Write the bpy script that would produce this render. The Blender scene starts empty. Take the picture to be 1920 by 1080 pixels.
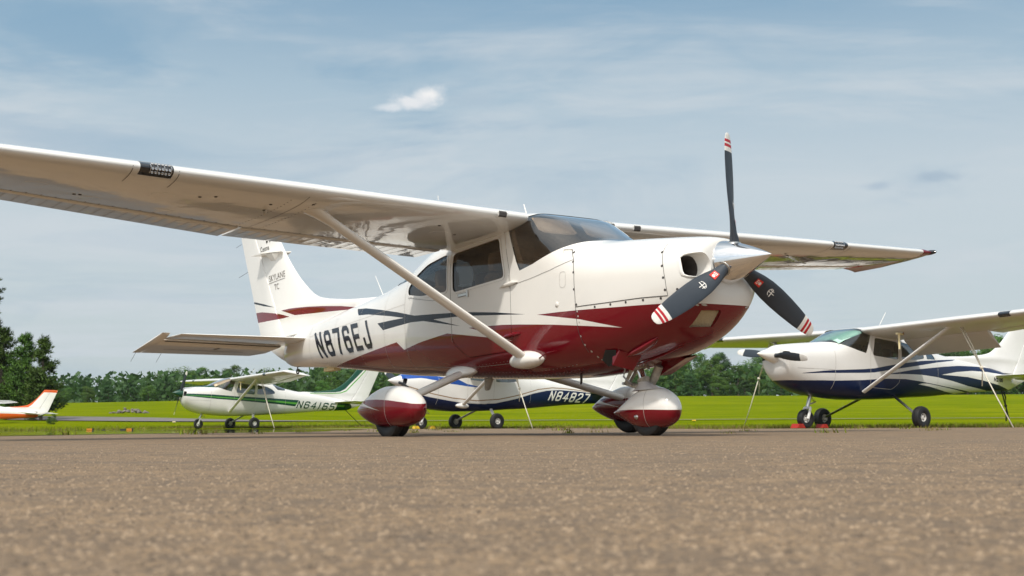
import bpy, bmesh, math, random
import numpy as np
from mathutils import Vector, Matrix, Euler
from mathutils.geometry import tessellate_polygon

R = math.radians
scene = bpy.context.scene
COL = scene.collection
rnd = random.Random(7)

# ---------------------------------------------------------------- camera, light, exposure
CAM_H, PIT, ROL, F_PX = 0.0934, 0.1120, -0.0053, 2280.6
cd = bpy.data.cameras.new('camera'); cam = bpy.data.objects.new('camera', cd); COL.objects.link(cam)
cd.sensor_width = 36.0; cd.lens = 36.0 * F_PX / 1920; cd.clip_start = 0.02; cd.clip_end = 4000
cr, sr = math.cos(ROL), math.sin(ROL)
Rt = Vector((1, 0, 0)); Up = Vector((0, -math.sin(PIT), math.cos(PIT))); Fw = Vector((0, math.cos(PIT), math.sin(PIT)))
cx = cr * Rt + sr * Up; cy = cr * Up - sr * Rt; cz = -Fw
cam.matrix_world = Matrix(((cx.x, cy.x, cz.x, 0), (cx.y, cy.y, cz.y, 0), (cx.z, cy.z, cz.z, CAM_H), (0, 0, 0, 1)))
cd.dof.use_dof = True; cd.dof.focus_distance = 9.6; cd.dof.aperture_fstop = 10.0
scene.camera = cam

SUN_DIR = Vector((-0.164, -0.691, 1.0)).normalized()          # towards the sun
world = bpy.data.worlds.new("World"); scene.world = world; world.use_nodes = True
wn = world.node_tree.nodes; wl = world.node_tree.links; wn.clear()
SKY_STRENGTH = 0.10


def build_world():
    def N(t, **k):
        n = wn.new(t)
        for a, b in k.items(): setattr(n, a, b)
        return n

    def vm(op, a, b=None):
        n = N('ShaderNodeVectorMath', operation=op)
        for i, v in enumerate((a, b)):
            if v is None: continue
            if isinstance(v, (tuple, list, Vector)): n.inputs[i].default_value = tuple(v)
            else: wl.new(v, n.inputs[i])
        return n.outputs['Value'] if op in ('DOT_PRODUCT', 'LENGTH') else n.outputs[0]

    def ma(op, a, b=None, c=None, clamp=False):
        n = N('ShaderNodeMath', operation=op, use_clamp=clamp)
        for i, v in enumerate((a, b, c)):
            if v is None: continue
            if isinstance(v, (int, float)): n.inputs[i].default_value = v
            else: wl.new(v, n.inputs[i])
        return n.outputs[0]

    def noise(vec, scale, detail=6, rough=.55, dist=0.):
        n = N('ShaderNodeTexNoise'); n.inputs['Scale'].default_value = scale; n.inputs['Detail'].default_value = detail
        n.inputs['Roughness'].default_value = rough; n.inputs['Distortion'].default_value = dist
        wl.new(vec, n.inputs['Vector']); return n.outputs['Fac']

    def mr(v, a, b, c=0., d=1.):
        n = N('ShaderNodeMapRange'); n.interpolation_type = 'SMOOTHSTEP'
        for i, x in zip((1, 2, 3, 4), (a, b, c, d)): n.inputs[i].default_value = x
        wl.new(v, n.inputs[0]); return n.outputs[0]

    def mix(f, a, b):
        n = N('ShaderNodeMix', data_type='RGBA'); n.clamp_factor = True
        wl.new(f, n.inputs[0])
        for i, v in ((6, a), (7, b)):
            if isinstance(v, tuple): n.inputs[i].default_value = v
            else: wl.new(v, n.inputs[i])
        return n.outputs[2]
    sky = N('ShaderNodeTexSky'); sky.sky_type = 'NISHITA'; sky.sun_disc = False
    sky.sun_elevation = math.asin(SUN_DIR.z); sky.sun_rotation = math.atan2(SUN_DIR.x, SUN_DIR.y)
    sky.air_density = 1.0; sky.dust_density = 2.0; sky.ozone_density = 1.2; sky.altitude = 100
    tc = N('ShaderNodeTexCoord'); d = tc.outputs['Generated']
    sep = N('ShaderNodeSeparateXYZ'); wl.new(d, sep.inputs[0])
    z = ma('MAXIMUM', sep.outputs[2], 0.0)
    zz = ma('ADD', z, 0.12)
    cmb = N('ShaderNodeCombineXYZ')
    wl.new(ma('DIVIDE', sep.outputs[0], zz), cmb.inputs[0]); wl.new(ma('DIVIDE', sep.outputs[1], zz), cmb.inputs[1])
    uv = cmb.outputs[0]
    st = vm('MULTIPLY', uv, (0.55, 1.0, 1.0))
    n1 = noise(st, 1.15, 8, .60, .7); n2 = noise(st, 4.6, 7, .62, .9)
    wisp = ma('ADD', ma('MULTIPLY', n1, .72), ma('MULTIPLY', n2, .28))
    K = 1.0 / SKY_STRENGTH
    rp = N('ShaderNodeValToRGB'); el = rp.color_ramp.elements
    for i, (p, c) in enumerate(((.0, (.54, .62, .655)), (.085, (.575, .650, .680)), (.19, (.590, .665, .705)), (.27, (.430, .560, .65)), (.36, (.225, .385, .540)), (.62, (.34, .43, .50)))):
        if i > 1: el.new(p)
        el[i].position = p; el[i].color = (*c, 1)
    wl.new(z, rp.inputs[0])
    sc = vm('SCALE', rp.outputs[0]); sc.node.inputs['Scale'].default_value = K
    base = mix(mr(z, 0, 1, .85, .85), sky.outputs[0], sc)
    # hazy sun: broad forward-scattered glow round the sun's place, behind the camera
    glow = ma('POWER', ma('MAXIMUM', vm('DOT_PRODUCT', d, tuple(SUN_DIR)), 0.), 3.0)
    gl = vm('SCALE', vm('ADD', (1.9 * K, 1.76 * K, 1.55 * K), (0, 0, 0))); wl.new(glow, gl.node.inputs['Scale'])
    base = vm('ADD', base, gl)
    veil = mr(wisp, .45, .63, 0.0, 0.66)
    col = mix(veil, base, (.60 * K, .655 * K, .70 * K, 1))
    gap = mr(noise(vm('MULTIPLY', uv, (.8, 1.3, 1)), 1.1, 6, .6, .8), .48, .66, 0., .60)
    gap = ma('MULTIPLY', gap, mr(z, .13, .30, .25, 1.))
    col = mix(gap, col, (.215 * K, .375 * K, .53 * K, 1))

    # individual small clouds, each around its own direction
    def puff(px, py, w, h, colr, thr, seed, amp=1.0):
        x = (px - 960) / F_PX; u = -(py - 540) / F_PX
        c = (Fw + cx * x + cy * u).normalized()
        r = c.cross(Vector((0, 0, 1))).normalized(); t = r.cross(c)
        a = ma('DIVIDE', vm('DOT_PRODUCT', d, r), w); b = ma('DIVIDE', vm('DOT_PRODUCT', d, t), h)
        q = ma('SQRT', ma('ADD', ma('MULTIPLY', a, a), ma('MULTIPLY', b, b)))
        off = vm('ADD', d, (seed, seed * .7, 0))
        nn = noise(vm('MULTIPLY', off, (1, 1, 1.6)), 42, 5, .6, .4)
        m = ma('SUBTRACT', ma('ADD', ma('MULTIPLY', nn, 1.5), .40), q)
        front = mr(vm('DOT_PRODUCT', d, c), .9, .95)
        m = ma('MULTIPLY', mr(m, thr - .15, thr + .75, 0., amp), front)
        return m, (colr[0] * K, colr[1] * K, colr[2] * K, 1)
    for a in ((804, 177, .0150, .0105, (.88, .875, .87), .20, 1.3, 1.0), (768, 190, .0250, .0085, (.80, .81, .83), .25, 2.1, .9), (735, 202, .018, .0045, (.72, .76, .80), .20, 3.1, .8),
              (880, 190, .03, .010, (.40, .50, .60), .35, 5.2, .35),
              (1645, 347, .016, .005, (.40, .50, .60), .25, 3.7, .75), (1752, 331, .025, .006, (.38, .48, .58), .25, 4.4, .8)):
        m, c4 = puff(*a); col = mix(m, col, c4)
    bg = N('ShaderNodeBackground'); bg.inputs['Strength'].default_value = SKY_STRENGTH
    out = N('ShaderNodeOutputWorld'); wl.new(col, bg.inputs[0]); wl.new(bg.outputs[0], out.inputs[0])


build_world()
sd = bpy.data.lights.new('sun', 'SUN'); sd.energy = 3.2; sd.angle = R(3.0); sd.color = (1.0, .945, .86)
sun = bpy.data.objects.new('sun', sd); COL.objects.link(sun)
sun.rotation_euler = SUN_DIR.to_track_quat('Z', 'Y').to_euler(); sun.location = (0, 0, 30)
vs = scene.view_settings
scene.display_settings.display_device = 'sRGB'
vs.view_transform = 'Standard'; vs.look = 'None'; vs.exposure = 0.05; vs.gamma = 1.0
vs.use_curve_mapping = False
scene.cycles.max_bounces = 8; scene.cycles.transparent_max_bounces = 16
scene.cycles.use_denoising = True
scene.cycles.caustics_reflective = False; scene.cycles.caustics_refractive = False

# ---------------------------------------------------------------- materials


def s2l(r, g, b):
    f = lambda c: c / 12.92 if c <= .04045 else ((c + .055) / 1.055) ** 2.4
    return (f(r / 255), f(g / 255), f(b / 255))


class MT:
    """small node helper round one material"""

    def __init__(self, name):
        self.m = bpy.data.materials.new(name); self.m.use_nodes = True
        self.n = self.m.node_tree.nodes; self.l = self.m.node_tree.links
        self.b = self.n['Principled BSDF']; self.out = self.n['Material Output']

    def N(self, t, **k):
        n = self.n.new(t)
        for a, b in k.items(): setattr(n, a, b)
        return n

    def coord(self, kind='Object', scale=None):
        o = self.N('ShaderNodeTexCoord').outputs[kind]
        if scale:
            mp = self.N('ShaderNodeMapping'); mp.inputs['Scale'].default_value = scale
            self.l.new(o, mp.inputs[0]); o = mp.outputs[0]
        return o

    def noise(self, scale, detail=4, rough=.5, vec=None, dist=0.):
        n = self.N('ShaderNodeTexNoise'); n.inputs['Scale'].default_value = scale; n.inputs['Detail'].default_value = detail
        n.inputs['Roughness'].default_value = rough; n.inputs['Distortion'].default_value = dist
        if vec is not None: self.l.new(vec, n.inputs['Vector'])
        return n.outputs['Fac']

    def voro(self, scale, vec=None, feature='F1', out='Distance'):
        n = self.N('ShaderNodeTexVoronoi', feature=feature); n.inputs['Scale'].default_value = scale
        if vec is not None: self.l.new(vec, n.inputs['Vector'])
        return n.outputs[out]

    def rng(self, v, a, b, c=0., d=1.):
        n = self.N('ShaderNodeMapRange')
        for i, x in zip((1, 2, 3, 4), (a, b, c, d)): n.inputs[i].default_value = x
        self.l.new(v, n.inputs[0]); return n.outputs[0]

    def math(self, op, a, b):
        n = self.N('ShaderNodeMath', operation=op)
        for i, v in enumerate((a, b)):
            if isinstance(v, (int, float)): n.inputs[i].default_value = v
            else: self.l.new(v, n.inputs[i])
        return n.outputs[0]

    def ramp(self, v, stops):
        n = self.N('ShaderNodeValToRGB'); e = n.color_ramp.elements
        while len(e) < len(stops): e.new(.5)
        for i, (p, c) in enumerate(stops): e[i].position = p; e[i].color = (*c, 1)
        self.l.new(v, n.inputs[0]); return n.outputs[0]

    def mix(self, f, a, b, mode='MIX'):
        n = self.N('ShaderNodeMix', data_type='RGBA', blend_type=mode)
        for i, v in ((0, f), (6, a), (7, b)):
            if isinstance(v, tuple): n.inputs[i].default_value = (*v, 1) if len(v) == 3 else v
            elif isinstance(v, (int, float)): n.inputs[i].default_value = v
            else: self.l.new(v, n.inputs[i])
        return n.outputs[2]

    def set(self, k, v):
        i = self.b.inputs[k]
        if isinstance(v, (int, float)): i.default_value = v
        elif isinstance(v, tuple): i.default_value = (*v, 1)
        else: self.l.new(v, i)
        return self

    def bump(self, h, strength=.3, dist=.01):
        n = self.N('ShaderNodeBump'); n.inputs['Strength'].default_value = strength; n.inputs['Distance'].default_value = dist
        self.l.new(h, n.inputs['Height']); self.l.new(n.outputs[0], self.b.inputs['Normal']); return self


def paint(name, col, rough=.28, coat=.6, ripple=.0, grime=.06, rscale=2.2):
    t = MT(name); c = t.coord()
    f = t.noise(1.3, 4, .55, c)
    dark = tuple(x * (1 - grime * 1.2) for x in col)
    t.set('Base Color', t.mix(t.rng(f, .35, .7), dark, col))
    t.set('Roughness', rough)
    t.set('Coat Weight', coat).set('Coat Roughness', .04)
    t.b.inputs['IOR'].default_value = 1.5; t.b.inputs['Specular IOR Level'].default_value = .2
    if ripple:
        r = t.noise(rscale, 2, .4, c, .4)
        t.bump(r, ripple, .05)
        t.l.new(t.n['Bump'].outputs[0], t.b.inputs['Coat Normal'])
    return t.m


def plain(name, col, rough=.5, metal=0., coat=0., var=.12, scale=25):
    t = MT(name); f = t.noise(scale, 4, .6, t.coord())
    t.set('Base Color', t.mix(t.rng(f, .3, .7), tuple(x * (1 - var) for x in col), tuple(min(1, x * (1 + var)) for x in col)))
    t.set('Roughness', t.rng(f, .3, .7, max(.02, rough * .9), min(1, rough * 1.1))).set('Metallic', metal).set('Coat Weight', coat)
    return t.m


def glass(name, tint, base=.06, rough=.015, amount=1.9):
    t = MT(name); t.n.remove(t.b)
    tr = t.N('ShaderNodeBsdfTransparent'); tr.inputs[0].default_value = (*tint, 1)
    gl = t.N('ShaderNodeBsdfGlossy'); gl.inputs['Roughness'].default_value = rough; gl.inputs[0].default_value = (1, 1, 1, 1)
    fr = t.N('ShaderNodeFresnel'); fr.inputs['IOR'].default_value = 1.5
    f = t.math('ADD', t.math('MULTIPLY', fr.outputs[0], amount), base)
    mx = t.N('ShaderNodeMixShader'); t.l.new(f, mx.inputs[0]); t.l.new(tr.outputs[0], mx.inputs[1]); t.l.new(gl.outputs[0], mx.inputs[2])
    t.l.new(mx.outputs[0], t.out.inputs[0]); return t.m


M = {}
M['white'] = paint('white_paint', (.83, .81, .77), .25, .7)
M['wing'] = paint('white_wing_skin', (.76, .755, .735), .10, 1.0, ripple=.10, grime=.05, rscale=2.6)
M['white_old'] = paint('aged_white_paint', (.74, .73, .71), .33, .35, ripple=.05, grime=.08)
M['maroon'] = paint('maroon_paint', (.165, .003, .010), .16, .8, grime=.02)
M['navy'] = paint('dark_navy_paint', (.010, .014, .026), .25, .3, grime=.02)
M['blue'] = paint('blue_paint', (.004, .014, .060), .34, .25, grime=.03)
M['royal'] = paint('royal_blue_paint', (.01, .07, .33), .3, .5, grime=.03)
M['green'] = paint('dark_green_paint', (.006, .06, .035), .25, .6, grime=.03)
M['lime'] = paint('bright_green_paint', (.10, .36, .05), .3, .5, grime=.03)
M['orange'] = paint('orange_paint', (.62, .10, .015), .3, .5, grime=.03)
M['tanline'] = paint('tan_paint', (.30, .20, .12), .3, .5)
M['black'] = plain('black_paint', (.010, .011, .014), .3, coat=.3)
M['blade'] = plain('dark_slate_blade_paint', (.028, .036, .048), .5, var=.08, scale=12)
M['tipwhite'] = plain('blade_tip_white', (.72, .70, .66), .45)
M['tipred'] = plain('blade_tip_red', (.42, .012, .02), .45)
M['decalred'] = plain('decal_red', (.70, .03, .02), .4)
M['decalwhite'] = plain('decal_white', (.8, .78, .74), .5)
M['chrome'] = plain('polished_metal', (.86, .86, .87), .05, metal=1, var=.03)
M['steel'] = plain('brushed_steel', (.55, .54, .52), .3, metal=1)
M['grime_metal'] = plain('greasy_grey_metal', (.50, .46, .39), .45, metal=.2, var=.3)
M['rubber'] = plain('tyre_rubber', (.013, .013, .014), .55, var=.3, scale=14)
M['rubberdk'] = plain('black_rubber', (.01, .01, .01), .7)
M['rim'] = plain('wheel_rim_paint', (.62, .61, .58), .4, var=.2)
M['glass'] = glass('tinted_side_glass', (.70, .71, .70), .015, amount=.9)
M['wind'] = glass('windshield_glass', (.80, .79, .77), .03)
M['gglass'] = glass('green_cabin_glass', (.22, .45, .38), .08)
M['ggwind'] = glass('pale_green_windshield_glass', (.66, .82, .78), .06)
M['tanwind'] = glass('shaded_windshield_glass', (.75, .72, .66), .06)
M['lens'] = plain('dark_lens', (.006, .008, .013), .06, coat=1.0)
M['led'] = plain('led_reflector', (.62, .63, .65), .2, metal=.6)
M['tan'] = plain('tan_leather', (.36, .23, .125), .6)
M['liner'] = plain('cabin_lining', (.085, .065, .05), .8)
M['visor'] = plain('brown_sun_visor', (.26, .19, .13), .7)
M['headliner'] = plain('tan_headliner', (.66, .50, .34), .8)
M['dash'] = plain('dark_dash', (.02, .02, .022), .6)
M['greyleather'] = plain('grey_seat_back', (.20, .22, .24), .6)
M['cover'] = plain('pale_green_sunshade', (.42, .62, .54), .6)
M['tancover'] = plain('cream_sunshade', (.66, .52, .34), .6)
M['filter'] = plain('air_filter_mesh', (.46, .39, .26), .8, var=.25, scale=160)
M['seam'] = plain('panel_gap', (.055, .05, .048), .7)
M['rib'] = plain('rib_shade_and_print_grey', (.17, .155, .14), .6)  # painted shade lines on the ribs; also grey print and belly rivets
M['duct'] = plain('inlet_duct_grey', (.05, .042, .038), .7)
M['lap'] = plain('skin_lap_grey', (.40, .375, .34), .6)  # grey of the skin lap joints and their rivets
M['softseam'] = plain('skin_lap', (.46, .44, .41), .6)
M['rope'] = plain('white_rope', (.66, .62, .52), .9, var=.25, scale=60)
M['darkrope'] = plain('dark_rope', (.03, .03, .032), .9)
M['yellow'] = plain('yellow_plastic', (.75, .48, .03), .5)
M['amber'] = plain('amber_plastic', (.55, .20, .01), .5)
M['red'] = plain('red_plastic', (.38, .022, .010), .5)
M['bone'] = plain('cream_streamer', (.72, .62, .36), .7)
M['ivory'] = plain('ivory_antenna', (.78, .77, .73), .4)

# ---------------------------------------------------------------- object helpers


def tag(o, label=None, cat=None, group=None, kind=None):
    if label: o['label'] = label
    if cat: o['category'] = cat
    if group: o['group'] = group
    if kind: o['kind'] = kind
    return o


def empty(name, loc=(0, 0, 0), rot=(0, 0, 0), parent=None):
    o = bpy.data.objects.new(name, None); o.empty_display_size = .2; COL.objects.link(o)
    o.location = loc; o.rotation_euler = rot; o.parent = parent
    return o


def mesh_obj(name, verts, faces, mats, parent=None, smooth=True, angle=None, mi=None, normals=None):
    me = bpy.data.meshes.new(name)
    me.from_pydata([tuple(v) for v in verts], [], [tuple(f) for f in faces])
    for m in (mats if isinstance(mats, (list, tuple)) else [mats]): me.materials.append(m)
    n = len(me.polygons)
    me.polygons.foreach_set('use_smooth', [smooth] * n)
    if mi is not None: me.polygons.foreach_set('material_index', mi)
    me.update()
    if normals is not None: me.normals_split_custom_set_from_vertices([tuple(x) for x in normals])
    elif smooth and angle: me.set_sharp_from_angle(angle=R(angle))
    o = bpy.data.objects.new(name, me); COL.objects.link(o); o.parent = parent
    return o


class G:
    """collects plain geometry (verts, faces) in one part"""

    def __init__(self): self.v = []; self.f = []; self.mi = []

    def add(self, v, f, mi=0):
        b = len(self.v); self.v += [tuple(p) for p in v]; self.f += [tuple(i + b for i in q) for q in f]; self.mi += [mi] * len(f); return self

    def rings(self, rings, cap=True, closed=True, mi=0):
        n = len(rings[0]); v = [p for r in rings for p in r]; f = []
        for i in range(len(rings) - 1):
            for j in range(n if closed else n - 1):
                k = (j + 1) % n
                f.append((i * n + j, i * n + k, (i + 1) * n + k, (i + 1) * n + j))
        if cap and closed: f += [tuple(range(n))[::-1], tuple((len(rings) - 1) * n + j for j in range(n))]
        return self.add(v, f, mi)

    def tube(self, path, rad, n=10, mi=0, flat=None, up=(0, 0, 1)):
        """rad: number or list; flat: (a, b) scale across / along 'up'"""
        P = [Vector(p) for p in path]; rs = []
        for i, p in enumerate(P):
            t = (P[min(i + 1, len(P) - 1)] - P[max(i - 1, 0)]).normalized()
            u = Vector(up); u = (u - t * u.dot(t))
            if u.length < 1e-4: u = Vector((1, 0, 0)); u = u - t * u.dot(t)
            u.normalize(); s = t.cross(u)
            r = rad[i] if isinstance(rad, (list, tuple)) else rad
            a, b = flat or (1, 1)
            rs.append([p + s * (r * a * math.cos(k * 2 * math.pi / n)) + u * (r * b * math.sin(k * 2 * math.pi / n)) for k in range(n)])
        return self.rings(rs, mi=mi)

    def lathe(self, prof, c, axis, n=28, mi=0, caps=True):
        """prof: (radius, along) pairs"""
        a = Vector(axis).normalized(); u = a.orthogonal().normalized(); w = a.cross(u); c = Vector(c)
        rs = [[c + a * h + (u * math.cos(k * 2 * math.pi / n) + w * math.sin(k * 2 * math.pi / n)) * max(r, 1e-4) for k in range(n)] for r, h in prof]
        return self.rings(rs, cap=caps, mi=mi)

    def box(self, c, d, rot=None, mi=0):
        v = []
        for x in (-.5, .5):
            for y in (-.5, .5):
                for z in (-.5, .5):
                    q = Vector((x * d[0], y * d[1], z * d[2]))
                    if rot is not None: q = rot @ q
                    v.append(Vector(c) + q)
        return self.add(v, [(0, 1, 3, 2), (4, 6, 7, 5), (0, 4, 5, 1), (2, 3, 7, 6), (0, 2, 6, 4), (1, 5, 7, 3)], mi)


# ---------------------------------------------------------------- aircraft shape functions (body frame: s aft of spinner, y to port, z up)
#FUS
def pchip(x, y):
    x = np.asarray(x, float); y = np.asarray(y, float); h = np.diff(x); d = np.diff(y) / h; m = np.zeros(len(x))
    for i in range(1, len(x) - 1):
        if d[i - 1] * d[i] > 0:
            w1, w2 = 2 * h[i] + h[i - 1], h[i] + 2 * h[i - 1]; m[i] = (w1 + w2) / (w1 / d[i - 1] + w2 / d[i])
    m[0], m[-1] = d[0], d[-1]

    def f(q):
        q = np.clip(q, x[0], x[-1]); i = np.clip(np.searchsorted(x, q) - 1, 0, len(x) - 2); t = (q - x[i]) / h[i]
        return ((1 + 2 * t) * (1 - t) ** 2 * y[i] + t * (1 - t) ** 2 * h[i] * m[i] + t * t * (3 - 2 * t) * y[i + 1] + t * t * (t - 1) * h[i] * m[i + 1])
    return f


FT = np.array([  # s, z_top, z_bottom, half width, z of widest line, top exponent, bottom exponent
    (.394, .04, -.08, .06, -.02, 2, 2), (.400, .115, -.20, .20, -.03, 2, 2), (.408, .160, -.28, .30, -.04, 2, 2), (.43, .190, -.365, .355, -.06, 2.2, 2.1),
    (.50, .212, -.455, .395, -.08, 2.4, 2.2), (.65, .236, -.555, .432, -.1, 2.5, 2.3), (.90, .268, -.638, .478, -.1, 2.6, 2.5),
    (1.2, .304, -.692, .512, -.1, 2.7, 2.8), (1.44, .331, -.718, .54, -.1, 2.7, 3.0), (1.54, .352, -.724, .545, -.1, 2.7, 3.2),
    (1.7, .440, -.733, .55, -.1, 2.9, 3.4), (1.95, .575, -.742, .555, -.1, 4.2, 3.6), (2.17, .676, -.745, .558, -.1, 6.0, 3.6),
    (2.4, .722, -.735, .56, -.1, 6.0, 3.6), (2.7, .745, -.718, .56, -.1, 5.2, 3.6), (3.3, .738, -.675, .558, -.1, 4.0, 3.6),
    (3.75, .69, -.63, .545, -.08, 3.2, 3.5), (4.0, .64, -.60, .525, -.06, 2.8, 3.4), (4.3, .55, -.575, .49, -.05, 2.5, 3.3),
    (4.7, .45, -.535, .44, -.04, 2.3, 3.1), (5.1, .39, -.485, .385, -.03, 2.2, 3.0), (5.6, .345, -.42, .32, -.02, 2.2, 2.8),
    (6.2, .295, -.345, .255, -.02, 2.2, 2.6), (6.8, .24, -.285, .19, -.03, 2.2, 2.4), (7.2, .19, -.25, .145, -.03, 2.2, 2.3),
    (7.45, .14, -.225, .105, -.04, 2.2, 2.2), (7.62, .09, -.18, .065, -.05, 2, 2), (7.72, .03, -.12, .02, -.05, 2, 2)])
FC = [pchip(FT[:, 0], FT[:, k]) for k in range(1, 7)]
S_MIN, S_MAX = FT[0, 0], FT[-1, 0]


def ysurf(s, z):
    """half width of the fuselage at station s and height z (0 outside)"""
    zt, zb, hw, zm, nt, nb = (float(f(s)) for f in FC)
    t = (z - zm) / (zt - zm) if z >= zm else (zm - z) / (zm - zb)
    n = nt if z >= zm else nb
    return 0. if t >= 1 or s < S_MIN or s > S_MAX else hw * (1 - t ** n) ** (1 / n)


FINZ = np.array([.10, .30, .375, .41, .47, .555, .73, 1.087, 1.38, 1.60])
FIN_LE = pchip(FINZ, [4.9, 5.0, 5.35, 5.83, 6.35, 6.82, 7.14, 7.55, 7.80, 7.985])
HINGE = lambda z: 7.696 + (z - .221) * .577
RUD_TE = lambda z: 8.405 + (z - .28) * .402


def fin_half(s, z):
    le = float(FIN_LE(z)); te = RUD_TE(z); c = te - le; x = min(max((s - le) / c, 0), 1)
    th = min(.075, .16 / c)
    return c * 5 * th * (.2969 * math.sqrt(x) - .126 * x - .3516 * x * x + .2843 * x ** 3 - .1036 * x ** 4)
#ENDFUS


def section(s, n=64):
    zt, zb, hw, zm, nt, nb = (float(f(s)) for f in FC); r = []
    for k in range(n):
        a = 2 * math.pi * k / n; c, q = math.cos(a), math.sin(a); e = nt if q >= 0 else nb
        y = hw * math.copysign(abs(c) ** (2 / e), c); h = (zt - zm) if q >= 0 else (zm - zb)
        r.append((s, y, zm + h * math.copysign(abs(q) ** (2 / e), q)))
    return r


def grid_shell(rings, mat=0, closed=True):
    """rings -> list of faces; each face = ([x, y, z, nx, ny, nz] rows, material)"""
    A = np.array(rings, float); ns, n = A.shape[:2]
    ds = np.gradient(A, axis=0)
    dt = (np.roll(A, -1, 1) - np.roll(A, 1, 1)) if closed else np.gradient(A, axis=1)
    N = np.cross(ds, dt); L = np.linalg.norm(N, axis=2, keepdims=True); N = N / np.maximum(L, 1e-9)
    c = A.mean(axis=1, keepdims=True)
    if closed and ((A - c) * N).sum() < 0: N = -N
    V = np.concatenate([A, N], 2); F = []
    for i in range(ns - 1):
        for j in range(n if closed else n - 1):
            k = (j + 1) % n
            F.append((np.array([V[i, j], V[i, k], V[i + 1, k], V[i + 1, j]]), mat))
    return F


def split(P, a, b, ax):
    """split polygon rows P by the line a->b in the axes ax; returns (left, right)"""
    d = (b[0] - a[0]) * (P[:, ax[1]] - a[1]) - (b[1] - a[1]) * (P[:, ax[0]] - a[0])
    L, Q = [], []; n = len(P); e = 1e-9
    if (d >= -e).all(): return P, None
    if (d <= e).all(): return None, P
    for i in range(n):
        j = (i + 1) % n
        if d[i] >= -e: L.append(P[i])
        if d[i] <= e: Q.append(P[i])
        if (d[i] > e and d[j] < -e) or (d[i] < -e and d[j] > e):
            t = d[i] / (d[i] - d[j]); m = P[i] + (P[j] - P[i]) * t; L.append(m); Q.append(m)
    f = lambda X: np.array(X) if len(X) > 2 else None
    return f(L), f(Q)


def carve(F, poly, ax=(0, 2), keep=None):
    """cut faces by a polygon in the axes; keep(face)->bool limits it; returns (inside faces, outside faces)"""
    tri = tessellate_polygon([[Vector((p[0], p[1], 0)) for p in poly]]); T = []
    for t in tri:
        q = [poly[i] for i in t]
        ar = (q[1][0] - q[0][0]) * (q[2][1] - q[0][1]) - (q[1][1] - q[0][1]) * (q[2][0] - q[0][0])
        if abs(ar) < 1e-9: continue
        T.append(q if ar > 0 else q[::-1])
    bb = [(min(p[0] for p in q), max(p[0] for p in q), min(p[1] for p in q), max(p[1] for p in q)) for q in T]
    B = (min(p[0] for p in poly), max(p[0] for p in poly), min(p[1] for p in poly), max(p[1] for p in poly))
    ins, outs = [], []
    hit = lambda lo, hi, b: lo[0] <= b[1] and hi[0] >= b[0] and lo[1] <= b[3] and hi[1] >= b[2]
    for P, m in F:
        lo = P[:, ax].min(0); hi = P[:, ax].max(0)
        if not hit(lo, hi, B) or (keep and not keep(P)): outs.append((P, m)); continue
        rest = [P]
        for q, b in zip(T, bb):
            nr = []
            for X in rest:
                l2, h2 = X[:, ax].min(0), X[:, ax].max(0)
                if not hit(l2, h2, b): nr.append(X); continue
                cur = X
                for e in range(3):
                    L, Q = split(cur, q[e], q[(e + 1) % 3], ax)
                    if Q is not None: nr.append(Q)
                    cur = L
                    if cur is None: break
                if cur is not None: ins.append((cur, m))
            rest = nr
        outs += [(X, m) for X in rest]
    return ins, outs


def recolor(F, poly, mat, ax=(0, 2), keep=None):
    a, b = carve(F, poly, ax, keep); return b + [(P, mat) for P, m in a]


def inset(poly, d):
    """shrink (d>0) a polygon"""
    n = len(poly); ar = sum(poly[i][0] * poly[(i + 1) % n][1] - poly[(i + 1) % n][0] * poly[i][1] for i in range(n))
    sg = 1 if ar > 0 else -1; out = []
    for i in range(n):
        a, b, c = (Vector(poly[j % n][:2]) for j in (i - 1, i, i + 1))
        e1 = (b - a).normalized(); e2 = (c - b).normalized()
        n1 = Vector((-e1.y, e1.x)) * sg; n2 = Vector((-e2.y, e2.x)) * sg
        m = n1 + n2; m = m / max(m.dot(n1), .35)
        out.append(tuple(b + m * d))
    return out


def rounded(poly, r, k=4):
    n = len(poly); out = []
    for i in range(n):
        a, b, c = (Vector(poly[j % n]) for j in (i - 1, i, i + 1))
        u, w = (a - b), (c - b); d = min(r, u.length * .45, w.length * .45)
        p, q = b + u.normalized() * d, b + w.normalized() * d
        for j in range(k + 1):
            t = j / k; out.append(tuple(p * (1 - t) ** 2 + b * 2 * t * (1 - t) + q * t * t))
    return out


STAR = lambda P: P[:, 1].mean() < 0
PORT = lambda P: P[:, 1].mean() > 0


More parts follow.
